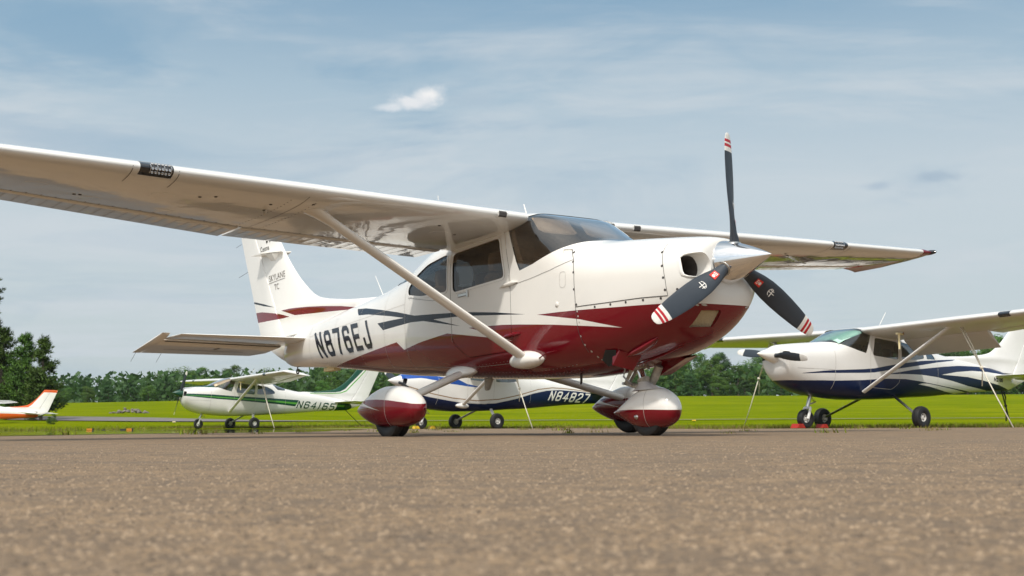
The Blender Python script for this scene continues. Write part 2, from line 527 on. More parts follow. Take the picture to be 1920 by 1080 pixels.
class Craft:
    """one high-wing aeroplane; every shape is given in the body frame and turned into the local frame of its root"""
    S0, ZG = 2.4, 1.25

    def __init__(self, name, label, pose, smap=None, group=None):
        X, Y, Z, psi, th, bk = pose
        self.sx = [a for a, b in smap] if smap else None; self.sy = [b for a, b in smap] if smap else None
        self.root = empty(name, rot=(bk, -th, psi)); self.root.rotation_mode = 'XYZ'
        Rm = Euler((bk, -th, psi), 'XYZ').to_matrix()
        self.root.location = Vector((X, Y, Z)) - Rm @ Vector((self.S0, 0, self.ZG))
        self.mw = Matrix.Translation(self.root.location) @ Rm.to_4x4()
        tag(self.root, label, 'aeroplane', group)

    def ms(self, s):
        if not self.sx: return s
        x, y = self.sx, self.sy
        if s <= x[0]: return y[0] + s - x[0]
        if s >= x[-1]: return y[-1] + s - x[-1]
        return float(np.interp(s, x, y))

    def cv(self, p): return (self.S0 - self.ms(p[0]), p[1], p[2] + self.ZG)

    def world(self, p): return self.mw @ Vector(self.cv(p))

    def part(self, name, g, mat, parent=None, smooth=True, angle=35, label=None, stuff=False):
        """plain geometry; the frame change mirrors it, so the winding is turned round"""
        o = mesh_obj(name, [self.cv(p) for p in g.v], [f[::-1] for f in g.f], mat, parent or self.root, smooth, angle, g.mi)
        if stuff: o['kind'] = 'stuff'
        if label: o['label'] = label
        return o

    def shell(self, name, F, mats, parent=None, push=0., label=None):
        """faces with their own normals"""
        V, Nn, idx, faces, mi = [], [], {}, [], []
        for P, m in F:
            f = []
            for r in P:
                key = tuple(np.round(r[:3], 5)) + tuple(np.round(r[3:], 1)) + (m if False else 0,)
                if key not in idx:
                    idx[key] = len(V); n = r[3:] / max(np.linalg.norm(r[3:]), 1e-9)
                    V.append(self.cv(r[:3] + n * push)); Nn.append((-n[0], n[1], n[2]))
                if idx[key] not in f: f.append(idx[key])
            if len(f) < 3: continue
            a = Vector((0, 0, 0))
            for i in range(len(f)): a += Vector(V[f[i]]).cross(Vector(V[f[(i + 1) % len(f)]]))
            if a.length < 1e-9: continue
            nn = sum((Vector(Nn[i]) for i in f), Vector())
            if a.dot(nn) < 0: f = f[::-1]
            faces.append(f); mi.append(m)
        if not faces: return None
        o = mesh_obj(name, V, faces, mats, parent or self.root, True, None, mi, Nn)
        if label: o['label'] = label
        return o


# ---------------------------------------------------------------- lettering
def glyphs(body, bold=0., italic=0., spacing=1.0):
    cu = bpy.data.curves.new('lettering', 'FONT'); cu.body = body; cu.size = 1; cu.offset = bold; cu.shear = italic
    cu.space_character = spacing; cu.resolution_u = 5
    o = bpy.data.objects.new('lettering', cu); COL.objects.link(o)
    dg = bpy.context.evaluated_depsgraph_get(); dg.update()
    me = bpy.data.meshes.new_from_object(o.evaluated_get(dg))
    v = np.array([x.co[:2] for x in me.vertices]); f = [tuple(p.vertices) for p in me.polygons]
    bpy.data.objects.remove(o); bpy.data.curves.remove(cu); bpy.data.meshes.remove(me)
    v -= v.min(0); v /= v.max(0)
    return v, f


def refine(v, f, maxlen):
    bm = bmesh.new(); vs_ = [bm.verts.new((a, b, 0)) for a, b in v]
    for q in f:
        try: bm.faces.new([vs_[i] for i in q])
        except ValueError: pass
    bmesh.ops.triangulate(bm, faces=bm.faces)
    for _ in range(5):
        e = [x for x in bm.edges if x.calc_length() > maxlen]
        if not e: break
        bmesh.ops.subdivide_edges(bm, edges=e, cuts=1); bmesh.ops.triangulate(bm, faces=[q for q in bm.faces if len(q.verts) > 3])
    bm.verts.index_update()
    V = [tuple(x.co[:2]) for x in bm.verts]; Fc = [tuple(x.index for x in q.verts) for q in bm.faces]; bm.free()
    return V, Fc


def lettering(cr_, name, body, side, s0, z0, w, h, mat, bold=.02, shear=0., rise=0., surf=ysurf, spacing=1.0, out=.003, parent=None, maxlen=.04):
    """writing on the skin: s0 = station of the left end, z0 = foot, shear = lean (top to the right)"""
    v, f = glyphs(body, bold, 0., spacing)
    v = v * np.array([w, h]); v[:, 0] += v[:, 1] * shear
    V, Fc = refine(v, f, maxlen)
    g = G(); pts = []
    for a, b in V:
        s = s0 - a if side < 0 else s0 + a; z = z0 + b + rise * a
        pts.append((s, side * (surf(s, z) + out), z))
    g.add(pts, Fc if side < 0 else [q[::-1] for q in Fc])
    return cr_.part(name, g, mat, parent, angle=60)


BLOCK = {'N': [[(0, 0), (0, 1)], [(0, 1), (1, 0)], [(1, 0), (1, 1)]], '8': [[(.15, .52), (0, .42), (0, .12), (.18, 0), (.82, 0), (1, .12), (1, .42), (.85, .52), (1, .62), (1, .88), (.82, 1), (.18, 1), (0, .88), (0, .62), (.15, .52)], [(.15, .52), (.85, .52)]],
         '7': [[(0, 1), (1, 1), (.95, .8), (.42, 0)]], '6': [[(1, .84), (1, .9), (.82, 1), (.18, 1), (0, .88), (0, .12), (.18, 0), (.82, 0), (1, .12), (1, .42), (.82, .54), (.05, .54)]],
         'E': [[(1, 1), (0, 1), (0, 0), (1, 0)], [(0, .52), (.86, .52)]], 'J': [[(1, 1), (1, .12), (.82, 0), (.18, 0), (0, .12), (0, .30)]], '4': [[(.74, 0), (.74, 1), (0, .30), (1, .30)]], '1': [[(.5, 0), (.5, 1)]],
         '5': [[(1, 1), (.06, 1), (.02, .57), (.82, .57), (1, .45), (1, .12), (.82, 0), (.18, 0), (0, .14)]], '2': [[(0, .82), (0, .88), (.18, 1), (.82, 1), (1, .88), (1, .62), (0, .16), (0, 0), (1, 0)]]}


def registration(c, body, side, s0, z0, w, h, mat, t=.05, shear=0., rise=0., gap=.34, out=.003):
    """block characters laid on the flank; t = stroke width"""
    adv = sum((.55 if ch == '1' else 1) for ch in body); cw = w / (adv + gap * (len(body) - 1)); g = G(); x0 = 0.; lay = 0
    for ch in body:
        k = .55 if ch == '1' else 1.
        for pl in BLOCK[ch]:
            lay += 1; P = [Vector((x0 + t / 2 + p[0] * (cw * k - t), t / 2 + p[1] * (h - t))) for p in pl]; closed = (P[0] - P[-1]).length < 1e-6
            Lf, Rg = [], []; n = len(P)
            for i, p in enumerate(P):
                a = P[i - 1] if i else (P[-2] if closed else None); b = P[i + 1] if i < n - 1 else (P[1] if closed else None)
                d1 = (p - a).normalized() if a is not None else (b - p).normalized(); d2 = (b - p).normalized() if b is not None else d1
                nn = Vector((-d1.y, d1.x)) + Vector((-d2.y, d2.x)); nn /= max(nn.length, 1e-6); m = t / 2 / max(.5, nn.dot(Vector((-d1.y, d1.x))))
                e = Vector((0, 0))
                if a is None: e = -d2 * t / 2
                if b is None: e = d1 * t / 2
                Lf.append(p + nn * m + e); Rg.append(p - nn * m + e)
            for i in range(n - 1):
                st = max(1, int((P[i + 1] - P[i]).length / .03)); v = []
                for q in range(st + 1):
                    u = q / st
                    for r in (0, .5, 1):
                        x = (Lf[i].lerp(Lf[i + 1], u)).lerp(Rg[i].lerp(Rg[i + 1], u), r); s = (s0 - x.x - x.y * shear) if side < 0 else (s0 + x.x + x.y * shear); z = z0 + x.y + rise * x.x
                        v.append((s, side * (ysurf(s, z) + out + .0004 * (lay % 4)), z))
                f = [(3 * q + j, 3 * q + j + 1, 3 * q + j + 4, 3 * q + j + 3) for q in range(st) for j in (0, 1)]
                g.add(v, f if side < 0 else [q[::-1] for q in f])
        x0 += cw * (k + gap)
    return c.part('registration_letters', g, mat, angle=60)


def zbot(s, y):
    zb, hw, zm, nb = (float(FC[k](s)) for k in (1, 2, 3, 5)); u = min(abs(y) / hw, .999)
    return zm - (zm - zb) * (1 - u ** nb) ** (1 / nb)


def ribbon(g, pts, side, w=.006, surf=ysurf, out=.0020, step=.03, mi=0):
    """thin strip laid on the skin along (s, z) points"""
    P = [Vector(p) for p in pts]; Q = []
    for a, b in zip(P, P[1:]):
        k = max(1, int((b - a).length / step))
        Q += [a.lerp(b, i / k) for i in range(k)]
    Q.append(P[-1]); v = []
    for i, p in enumerate(Q):
        t = (Q[min(i + 1, len(Q) - 1)] - Q[max(i - 1, 0)]).normalized(); n = Vector((-t.y, t.x)) * w / 2
        for q in (p + n, p - n): v.append((q.x, side * (surf(q.x, q.y) + out), q.y))
    f = [(2 * i, 2 * i + 1, 2 * i + 3, 2 * i + 2) for i in range(len(Q) - 1)]
    g.add(v, f if side < 0 else [q[::-1] for q in f], mi)


def studs(g, pts, side, r=.009, surf=ysurf, out=.0015, mi=0):
    for s, z in pts:
        v = [(s + r * math.cos(k * math.pi / 4), 0, z + r * math.sin(k * math.pi / 4)) for k in range(8)]
        v = [(a, side * (surf(a, c) + out), c) for a, b, c in v]
        f = [tuple(range(8))]
        g.add(v, f if side > 0 else [f[0][::-1]], mi)

# ---------------------------------------------------------------- aircraft parts
WIND = [(2.43, .60), (2.405, .552), (2.346, .407), (2.295, .262), (2.252, .172), (2.07, .204), (1.89, .255), (1.75, .299), (1.62, .336), (1.50, .350), (1.38, .362), (1.38, .9), (2.19, .9), (2.20, .66)]
DOORW = rounded([(3.262, .472), (2.535, .502), (2.468, .145), (3.255, .113)], .05)
REARW = rounded([(3.372, .49), (3.354, .136), (3.82, .152), (4.10, .20), (4.12, .27), (3.98, .372), (3.76, .45)], .05, 3)
BACKW = [(4.06, .9), (4.07, .56), (4.17, .44), (4.26, .36), (4.58, .36), (4.64, .42), (4.64, .9)]
THIRDW = rounded([(4.22, .40), (4.22, .20), (4.56, .22), (4.52, .33)], .03, 3)
DOOR = rounded([(3.305, .535), (2.462, .565), (2.385, .16), (2.40, -.44), (2.50, -.50), (3.10, -.50), (3.30, -.34)], .06, 3)
SHAPE_S = np.unique(np.concatenate([[.394, .397, .400, .404, .408, .416, .43, .455, .48, .52, .57], np.linspace(.63, 2.45, 34), np.linspace(2.5, 4.6, 30), np.linspace(4.7, 7.4, 26), np.linspace(7.45, 7.72, 8)]))
SHAPE_LO = np.unique(np.concatenate([[.394, .400, .408, .43, .48, .55], np.linspace(.65, 2.4, 18), np.linspace(2.5, 4.6, 16), np.linspace(4.8, 7.4, 12), [7.5, 7.6, 7.68, 7.72]]))


def fuselage(c, mats, livery, hi, glassm, windm, third=False, liner='liner', seats='tan', frame_mat=0):
    """returns (door objects by side)"""
    F = grid_shell([section(s, 72 if hi else 44) for s in (SHAPE_S if hi else SHAPE_LO)])
    for poly, m, side in livery:
        F = recolor(F, poly, m, keep=None if not side else (STAR if side < 0 else PORT))
    W, F = carve(F, WIND, keep=lambda P: P[:, 2].max() > .1)
    c.shell('windshield', W, [windm], push=-.004)
    W, F = carve(F, BACKW, keep=lambda P: P[:, 2].max() > .1)
    c.shell('rear_window', W, [glassm], push=-.004)
    doors = {}
    wins = [(DOORW, 'side_window'), (REARW, 'rear_side_window')] + ([(THIRDW, 'rear_side_window')] if third else [])
    for side, keep in ((-1, STAR), (1, PORT)):
        body = F
        if hi:
            D, body = carve(F, DOOR, keep=keep); D, _ = carve(D, inset(DOOR, .0045), keep=keep)
        root_of = {}
        for poly, nm in wins:
            isdoor = hi and nm == 'side_window'
            src = D if isdoor else body
            ring = inset(poly, -.02)
            if hi: Wn, src = carve(src, ring, keep=keep); Gl, Rg = carve(Wn, poly, keep=keep)
            else: Gl, src = carve(src, poly, keep=keep); Rg = None
            if isdoor: D = src
            else: body = src
            root_of[nm + str(len(root_of))] = (Gl, Rg, nm, isdoor)
        if hi: doors[side] = c.shell('door', D, mats)
        F = body
        for Gl, Rg, nm, isdoor in root_of.values():
            par = doors[side] if isdoor else c.root
            if Gl:
                if isdoor:                       # thing > door > pane
                    c.shell(nm, Gl, [glassm], parent=par, push=-.006)
                    c.shell('window_frame', Rg, mats, parent=par, push=.003)
                else:
                    w = c.shell(nm, Gl, [glassm], parent=par, push=-.006)
                    if Rg: c.shell('window_frame', Rg, mats, parent=w, push=.003)
    # cooling inlets and chin opening are cut through the nose shell by cut_nose
    return F, doors


def interior(c, liner, seat, hi, third=False):
    st = np.linspace(1.56, 4.5, 26 if hi else 14)
    rings = []
    for s in st:
        r = np.array(section(s, 40)); zm = r[:, 2].mean()
        r[:, 1] *= .94; r[:, 2] = zm + (r[:, 2] - zm) * .945; rings.append(r)
    F = grid_shell(rings)
    W, F = carve(F, inset(WIND, .01), keep=lambda P: P[:, 2].max() > .1)
    for poly in [DOORW, REARW, BACKW] + ([THIRDW] if third else []):
        _, F = carve(F, poly)
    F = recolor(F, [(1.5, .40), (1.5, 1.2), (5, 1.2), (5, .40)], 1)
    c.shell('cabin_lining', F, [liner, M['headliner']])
    for s in (1.56, 4.5):
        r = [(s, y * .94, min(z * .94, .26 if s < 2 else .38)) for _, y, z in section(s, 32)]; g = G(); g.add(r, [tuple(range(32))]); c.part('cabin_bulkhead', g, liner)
    if hi:
        for y0 in (-.27, .27):
            g = G(); g.rings([[(s, y0 + w * math.copysign(abs(math.cos(t)) ** .4, math.cos(t)), z + .008 * math.sin(t)) for t in np.linspace(0, 2 * math.pi, 16, endpoint=False)] for s, z, w in ((2.17, .625, .17), (2.16, .62, .205), (2.06, .50, .215), (2.05, .485, .18))])
            c.part('sun_visor', g, M['visor'], angle=60)
    d = G()
    d.rings([[(s, y, z) for y, z in ((-.47, -.25), (-.47, .10), (-.40, zt), (.40, zt), (.47, .10), (.47, -.25))] for s, zt in ((1.62, .20), (1.80, .265), (1.98, .25), (2.04, .20))])
    c.part('instrument_panel', d, M['dash'], angle=30)
    for row, s0 in enumerate((2.72, 3.62)):
        for y in ((-.26, .26) if row == 0 else (-.24, .24)):
            b = G()
            pr = [(-.33, .20), (-.10, .235), (.08, .23), (.20, .21), (.25, .16)]
            rg = []
            for z, w in pr:
                q = s0 + (z + .33) * .28
                rg.append([(q + .075 * math.cos(a) * 1.0, y + w * math.copysign(abs(math.sin(a)) ** .6, math.sin(a)), z) for a in np.linspace(0, 2 * math.pi, 16, endpoint=False)])
            b.rings(rg)
            b.rings([[(s0 - .42 + u, y + w * math.copysign(abs(math.sin(a)) ** .5, math.sin(a)) * .22 / .22, -.36 + .09 * math.cos(a)) for a in np.linspace(0, 2 * math.pi, 12, endpoint=False)] for u, w in ((0, .18), (.06, .22), (.40, .22), (.5, .2))])
            o = c.part('seat', b, seat, angle=50)
            h = G(); zz = .36 if row == 0 else .33
            h.rings([[(s0 + .19 + .05 * math.cos(a), y + w * math.copysign(abs(math.sin(a)) ** .6, math.sin(a)), z) for a in np.linspace(0, 2 * math.pi, 16, endpoint=False)] for z, w in ((zz - .10, .08), (zz - .085, .125), (zz, .14), (zz + .07, .125), (zz + .09, .07))])
            h.tube([(s0 + .19, y - .06, .2), (s0 + .19, y - .06, zz - .08)], .008); h.tube([(s0 + .19, y + .06, .2), (s0 + .19, y + .06, zz - .08)], .008)
            c.part('headrest', h, seat, parent=o, angle=50)


# wing -----------------------------------------------------------------
def af(x, t=.12):
    th = 5 * t * (.2969 * math.sqrt(x) - .126 * x - .3516 * x * x + .2843 * x ** 3 - .1036 * x ** 4)
    zc = .02 / .16 * (.8 * x - x * x) if x < .4 else .02 / .36 * (.2 + .8 * x - x * x)
    return zc + th, zc - th


def wing_frame(y):
    k = max(0., (y - 2.6) / 2.7)
    c = 1.63 - .50 * min(k, 1.05); le = 2.172 + .03 * k
    z = .630 + .0208 * (y - .56)
    drop = .109 - .019 * min(max((y - .6) / 2.0, 0), 1) - .055 * min(k, 1.05)
    return le, c, z, drop


def wpt(y, x, zz, side, sc=1.0):
    le, c, z, drop = wing_frame(y)
    return (le + c * x, side * y, z - drop * x + zz * c * sc)


def wing(c, side, mats, tipmat, hi, lightmat, ctrl='wing', vents=True, flap=0.):
    ys = np.unique(np.concatenate([np.linspace(.50, 2.6, 12 if hi else 5), np.linspace(2.6, 5.28, 14 if hi else 6), [3.62, 3.64, 3.88, 3.9]]))
    xs = [1 - math.cos(t) for t in np.linspace(0, math.pi / 2 * .80, 16 if hi else 9)]
    xs = [x / xs[-1] * .715 for x in xs]
    rings = [[wpt(y, x, af(x)[0], side) for x in xs[::-1]] + [wpt(y, x, af(x)[1], side) for x in xs[1:]] for y in ys]
    F = grid_shell(rings, closed=False)
    k = len(xs) // 3
    if sum(P[:, 5].mean() for P, _ in F if P[:, 0].mean() > 2.6 and P[:, 2].mean() > wing_frame(abs(P[:, 1].mean()))[2] - .05) < 0:
        F = [(np.concatenate([P[:, :3], -P[:, 3:]], 1), m) for P, m in F]
    front = lambda P: P[:, 0].mean() < 2.32
    sq = lambda y0, y1, s1: [(2.0, side * y0), (s1, side * y0), (s1, side * y1), (2.0, side * y1)]
    L, F = carve(F, sq(3.64, 3.88, 2.255), (0, 1), front)
    w = c.shell('wing', F, mats)
    if L:
        lo = c.shell('landing_light', L, [lightmat], parent=w, push=-.002)
        if hi:
            le, ch, z, drop = wing_frame(3.74)
            P = G(); lx = lambda x, low: None
            rows = [(.012, 0), (.002, 0), (.006, 1), (.02, 1)]
            pl = []
            for y in (3.655, 3.81):
                pl.append([wpt(y, x, af(x)[low] * 1.0, side) for x, low in ((.010, 0), (.003, 0), (.0, 0), (.004, 1), (.012, 1), (.024, 1))])
            pl = [[(p[0] - .004, p[1], p[2]) for p in q] for q in pl]
            P.rings(pl, cap=False, closed=False)
            c.part('led_panel', P, M['lens'], parent=w)
            E = G()
            for iy in range(6):
                y = 3.672 + iy * .0245
                for x, low, tilt in ((.0075, 0, .9), (.0012, 1, 0.1), (.012, 1, -.9)):
                    q = wpt(y, x, af(x)[low], side)
                    n = Vector((-math.cos(tilt), 0, math.sin(tilt)))
                    E.lathe([(.0035, .001), (.0085, .010), (.0095, .009), (.0095, .004)], (q[0] + n.x * .001, q[1], q[2] + n.z * .001), n, n=10)
            c.part('led_cluster', E, M['led'], parent=w, stuff=True)
            B = G()
            for a, b, cc, d in ((3.657, 3.661, 0, 1), (3.806, 3.810, 0, 1), (3.7075, 3.711, 0, 1), (3.7565, 3.760, 0, 1)):
                B.rings([[(p[0] - .0075, p[1], p[2]) for p in [wpt(y, x, af(x)[low], side) for x, low in ((.012, 0), (.003, 0), (.0, 0), (.004, 1), (.012, 1), (.026, 1))]] for y in (a, b)], cap=False, closed=False)
            c.part('led_bezel', B, M['led'], parent=w, stuff=True)
    # flap and aileron: hinged surfaces with pressed ribs
    for nm, y0, y1, defl, pitch in (('flap', .60, 2.575, R(flap), .105), ('aileron', 2.61, 5.20, R(1.0), .105)):
        yy = []
        y = y0
        yy.append((y0, 0))
        if hi:
            while y + pitch < y1 - .03:
                y += pitch; yy += [(y - .012, 0), (y, 1), (y + .012, 0)]
        yy.append((y1, 0)); rg = []
        prof = [(.728, 0), (.75, 0), (.80, 0), (.88, 0), (.97, 0), (.999, 0), (.999, 1), (.97, 1), (.88, 1), (.80, 1), (.75, 1), (.728, 1)]
        for y, b in yy:
            r = []
            for i, (x, low) in enumerate(prof):
                zz = af(x)[low]; zh = (af(.728)[0] + af(.728)[1]) / 2
                if i in (0, 11): zz = zh + (zz - zh) * .45
                bump = .0007 if (b and .79 < x < .98) else 0
                p = list(wpt(y, x, zz, side)); p[2] += bump * (-1 if low else 1)
                p[2] -= (x - .728) * wing_frame(y)[1] * math.tan(defl)
                r.append(tuple(p))
            rg.append(r if side > 0 else r)
        g = G(); g.rings(rg); ct = c.part(nm, g, mats[0], parent=w, angle=50)
        if hi:
            g = G()
            for y, b in yy:
                if not b: continue
                v = []
                for x in (.79, .86, .93, .985):
                    for dy in (-.002, .002): p = wpt(y + dy, x, af(x)[1], side); v.append((p[0], p[1], p[2] - .0018 - (x - .728) * wing_frame(y)[1] * math.tan(defl)))
                g.add(v, [(0, 1, 3, 2), (2, 3, 5, 4), (4, 5, 7, 6)])
            c.part('rib_shade_line', g, M['rib'], parent=ct, smooth=False, stuff=True)  # flat dark strips painting the shade along each rib
    if hi:
        pass
    # rounded drooped tip
    rg = []
    full = [1 - math.cos(t) for t in np.linspace(0, math.pi / 2, 14)]
    for y, sc, dr in ((5.285, 1, 0), (5.33, .98, .008), (5.39, .86, .02), (5.44, .6, .035), (5.47, .22, .045)):
        rg.append([(p[0], p[1], p[2] - dr * min(1, x * 1.6)) for x, p in [(x, wpt(y, x, af(x)[0] * sc, side)) for x in full[::-1]] + [(x, wpt(y, x, af(x)[1] * sc, side)) for x in full[1:-1]]])
    g = G(); g.rings(rg); c.part('wing_tip', g, tipmat, parent=w, angle=70)
    if hi:
        g = G(); g.lathe([(.002, -.09), (.02, -.07), (.028, -.02), (.028, .03), (.02, .07), (.002, .09)], (2.24, side * 5.455, .733), (1, 0, 0), n=16)
        c.part('navigation_light', g, M['lens'], parent=w)
    if vents and hi:
        for nm, mat, d0, d1 in (('cabin_air_vent', M['mouldwhite'], .0, 0), ('vent_shade_patch', M['seam'], .004, .012)):  # second piece is a dark patch painting the shade in the recess
            g = G(); y0, y1 = .72 + d1, .825 - d1; rows = [(.0075 if d0 == 0 else .006, 0), (.001, 0), (.004, 1), (.014 if d0 == 0 else .011, 1)]
            g.rings([[(p[0] - .003 - d0, p[1], p[2]) for p in [wpt(y, x, af(x)[low], side) for x, low in rows]] for y in (y0, y1)], cap=False, closed=False)
            c.part(nm, g, mat, parent=w)
    return w


M['mouldwhite'] = M['white']


def strut(c, side, mat, hi, cuff=True):
    a, b = Vector((2.25, side * .50, -.60)), Vector((2.545, side * 2.37, .605))
    g = G(); g.tube([a, b], 1.0, n=20, flat=(.030, .066), up=(1, 0, 0))
    o = c.part('wing_strut', g, mat)
    if cuff:
        d = (b - a).normalized()
        g = G(); g.tube([b - d * .17, b - d * .14, b - d * .05, b + d * .04, b + d * .10], [1.03, 1.06, 1.35, 1.8, 2.2], n=20, flat=(.031, .067), up=(1, 0, 0))
        c.part('strut_cuff', g, mat, parent=o)
        g = G(); rs = []
        for h, k in ((-.03, 1.0), (.0, 1.0), (.025, .94), (.05, .78), (.07, .52), (.08, .2)):
            rs.append([(2.27 + .215 * k * math.cos(t) - .02 * h, side * (.515 + h), -.595 + (.085 if math.sin(t) > 0 else .068) * k * math.sin(t)) for t in np.linspace(0, 2 * math.pi, 28, endpoint=False)])
        g.rings(rs); c.part('strut_cuff', g, mat, parent=o)
    return o


def tail(c, mats, fin_liv, hi, rud_liv=(), stabmat=None):
    zs = np.unique(np.concatenate([np.linspace(.16, .60, 16), np.linspace(.62, 1.585, 18 if hi else 9)]))
    n = 26 if hi else 14

    def ring(z, x0, x1, k=1.0):
        le, te = float(FIN_LE(z)), RUD_TE(z)
        ss = [x0(z, le) + (x1(z) - x0(z, le)) * (1 - math.cos(math.pi * i / (n - 1))) / 2 for i in range(n)]
        return [(s, fin_half(s, z) * k, z) for s in ss[::-1]] + [(s, -fin_half(s, z) * k, z) for s in ss[1:]]
    F = grid_shell([ring(z, lambda z, le: le, lambda z: HINGE(z) - .008) for z in zs], closed=False)
    F = [(np.concatenate([P[:, :3], P[:, 3:] * (1 if P[:, 1].mean() * P[:, 4].mean() > 0 else -1)], 1), m) for P, m in F]
    for poly, m in fin_liv: F = recolor(F, poly, m)
    f = c.shell('fin', F, mats)
    zr = np.unique(np.concatenate([np.linspace(-.16, .25, 8), np.linspace(.3, 1.585, 16)]))
    rs = []
    for z in zr:
        te = RUD_TE(z) if z > .16 else 7.60 + (RUD_TE(.16) - 7.60) * max(0, (z + .17) / .33) ** .8
        h0 = HINGE(max(z, -.2)) + .006; th = fin_half(HINGE(max(z, .3)), max(z, .3)) if z > .3 else .05
        h0 = min(h0, te - .03)
        xs = [(0, .75), (.04, 1.), (.3, .72), (.7, .33), (1, .04)]
        rs.append([(h0 + (te - h0) * u, th * w, z) for u, w in xs] + [(h0 + (te - h0) * u, -th * w, z) for u, w in xs[::-1]])
    F = grid_shell(rs)
    for poly, m in list(rud_liv) + list(fin_liv): F = recolor(F, poly, m)
    r = c.shell('rudder', F, mats, parent=f)
    # fibreglass tip of fin and rudder
    g = G(); rg = []
    for z, k in ((1.588, 1.0), (1.61, .8), (1.625, .35)):
        le, te = float(FIN_LE(1.58)) + (1 - k) * .05, RUD_TE(1.58) - (1 - k) * .03
        xs = [(1 - math.cos(math.pi * i / 15)) / 2 for i in range(16)]
        rg.append([(le + (te - le) * x, k * fin_half(float(FIN_LE(1.58)) + (RUD_TE(1.58) - float(FIN_LE(1.58))) * x, 1.58), z) for x in xs] + [(le + (te - le) * x, -k * fin_half(float(FIN_LE(1.58)) + (RUD_TE(1.58) - float(FIN_LE(1.58))) * x, 1.58), z) for x in xs[-2:0:-1]])
    g.rings(rg); c.part('fin_cap', g, mats[fin_liv[0][1]] if (fin_liv and not hi) else mats[0], parent=f, angle=60)
    for side in (-1, 1):
        def sp(y, x, zz): # stabiliser
            k = (y - .1) / 1.58
            le = 6.84 + .62 * k * .42; hs = 7.62; z0 = .060 + .040 * k
            return (le + (hs - le) * x, side * y, z0 + zz * (hs - le))
        sym = lambda x, t=.11: 5 * t * (.2969 * math.sqrt(x) - .126 * x - .3516 * x * x + .2843 * x ** 3 - .1036 * x ** 4)
        xs = [(1 - math.cos(t)) * .72 for t in np.linspace(0, math.pi / 2, 11)]
        xs2 = [x / xs[-1] for x in xs]
        rg = []
        for y, k in ((.04, 1), (.2, 1), (.6, 1), (1.1, 1), (1.48, 1), (1.54, .92), (1.575, .6), (1.59, .15)):
            rg.append([sp(y, u, sym(x * 1.0) * k * .62) for u, x in zip(xs2[::-1], xs[::-1])] + [sp(y, u, -sym(x) * k * .62) for u, x in zip(xs2[1:], xs[1:])])
        g = G(); g.rings(rg); st = c.part('stabilizer', g, stabmat or mats[0], angle=60)
        rg = []
        dr = R(8.5 if hi else 3)
        for y, te, th in ((.10, 8.08, .03), (.24, 8.24, .03), (.8, 8.27, .03), (1.4, 8.30, .028), (1.60, 8.31, .026)):
            k = (y - .1) / 1.58; z0 = .060 + .040 * k; r = []
            for u, w in ((0, .5), (.05, .95), (.4, .62), (.8, .26), (1, .05)):
                r.append((7.63 + (te - 7.63) * u * math.cos(dr), side * y, z0 - (te - 7.63) * u * math.sin(dr) + th * w))
            for u, w in ((1, .05), (.8, .26), (.4, .62), (.05, .95), (0, .5)):
                r.append((7.63 + (te - 7.63) * u * math.cos(dr), side * y, z0 - (te - 7.63) * u * math.sin(dr) - th * w))
            rg.append(r)
        g = G(); g.rings(rg)
        rg = []
        for y, k in ((1.608, 1), (1.65, .95), (1.685, .6), (1.70, .2)):  # balance horn at the tip
            r = []
            z0 = .098
            for u, w in ((0, .02), (.04, .45), (.12, .8), (.4, .95), (.7, .5), (1, .05)):
                s = 7.36 + (8.31 - 7.36) * u; r.append((s - (0 if u else 0), side * y, z0 - (s - 7.63) * math.sin(dr) + .034 * w * k))
            for u, w in ((1, .05), (.7, .5), (.4, .95), (.12, .8), (.04, .45)):
                s = 7.36 + (8.31 - 7.36) * u; r.append((s, side * y, z0 - (s - 7.63) * math.sin(dr) - .034 * w * k))
            rg.append(r)
        g.rings(rg)
        el = c.part('elevator', g, stabmat or mats[0], parent=st, angle=50)
        if hi:
            zl = lambda y, s: .060 + .040 * (y - .1) / 1.58 - (s - 7.63) * math.sin(dr) - .030 * (1 - (s - 7.63) / .68 * .9) - .0035
            def strip(name, pts, w, mat):
                q = G(); v = []
                for y, s in pts: v.append((s, side * y, zl(y, s)))
                a, b = Vector(v[0]), Vector(v[1]); t = (b - a).normalized(); nrm = Vector((t.y, -t.x, 0)).normalized() * w / 2
                q.add([a + nrm, a - nrm, b - nrm, b + nrm], [(0, 1, 2, 3)]); q.add([Vector(p) + Vector((0, 0, .001)) for p in (a + nrm, a - nrm, b - nrm, b + nrm)], [(3, 2, 1, 0)])
                c.part(name, q, mat, parent=st, smooth=False)
            strip('trim_tab_gap', [(.42, 8.02), (1.42, 8.05)], .010, M['seam'])
            strip('trim_rod_slot', [(.80, 7.86), (.83, 7.95)], .022, M['seam'])
            for y in (1.35, 1.66):
                q = G(); q.tube([(8.29, side * y, zl(y, 8.2) - .0), (8.47, side * y, zl(y, 8.2) - .10)], .0022, n=5)
                c.part('static_wick', q, M['black'], parent=st)
            q = G(); q.tube([(7.625, side * (.12 + i * .05), .0305 + .0253 * (.02 + i * .05)) for i in range(30)], .005, n=5)
            c.part('elevator_hinge', q, M['seam'], parent=st)
    return f


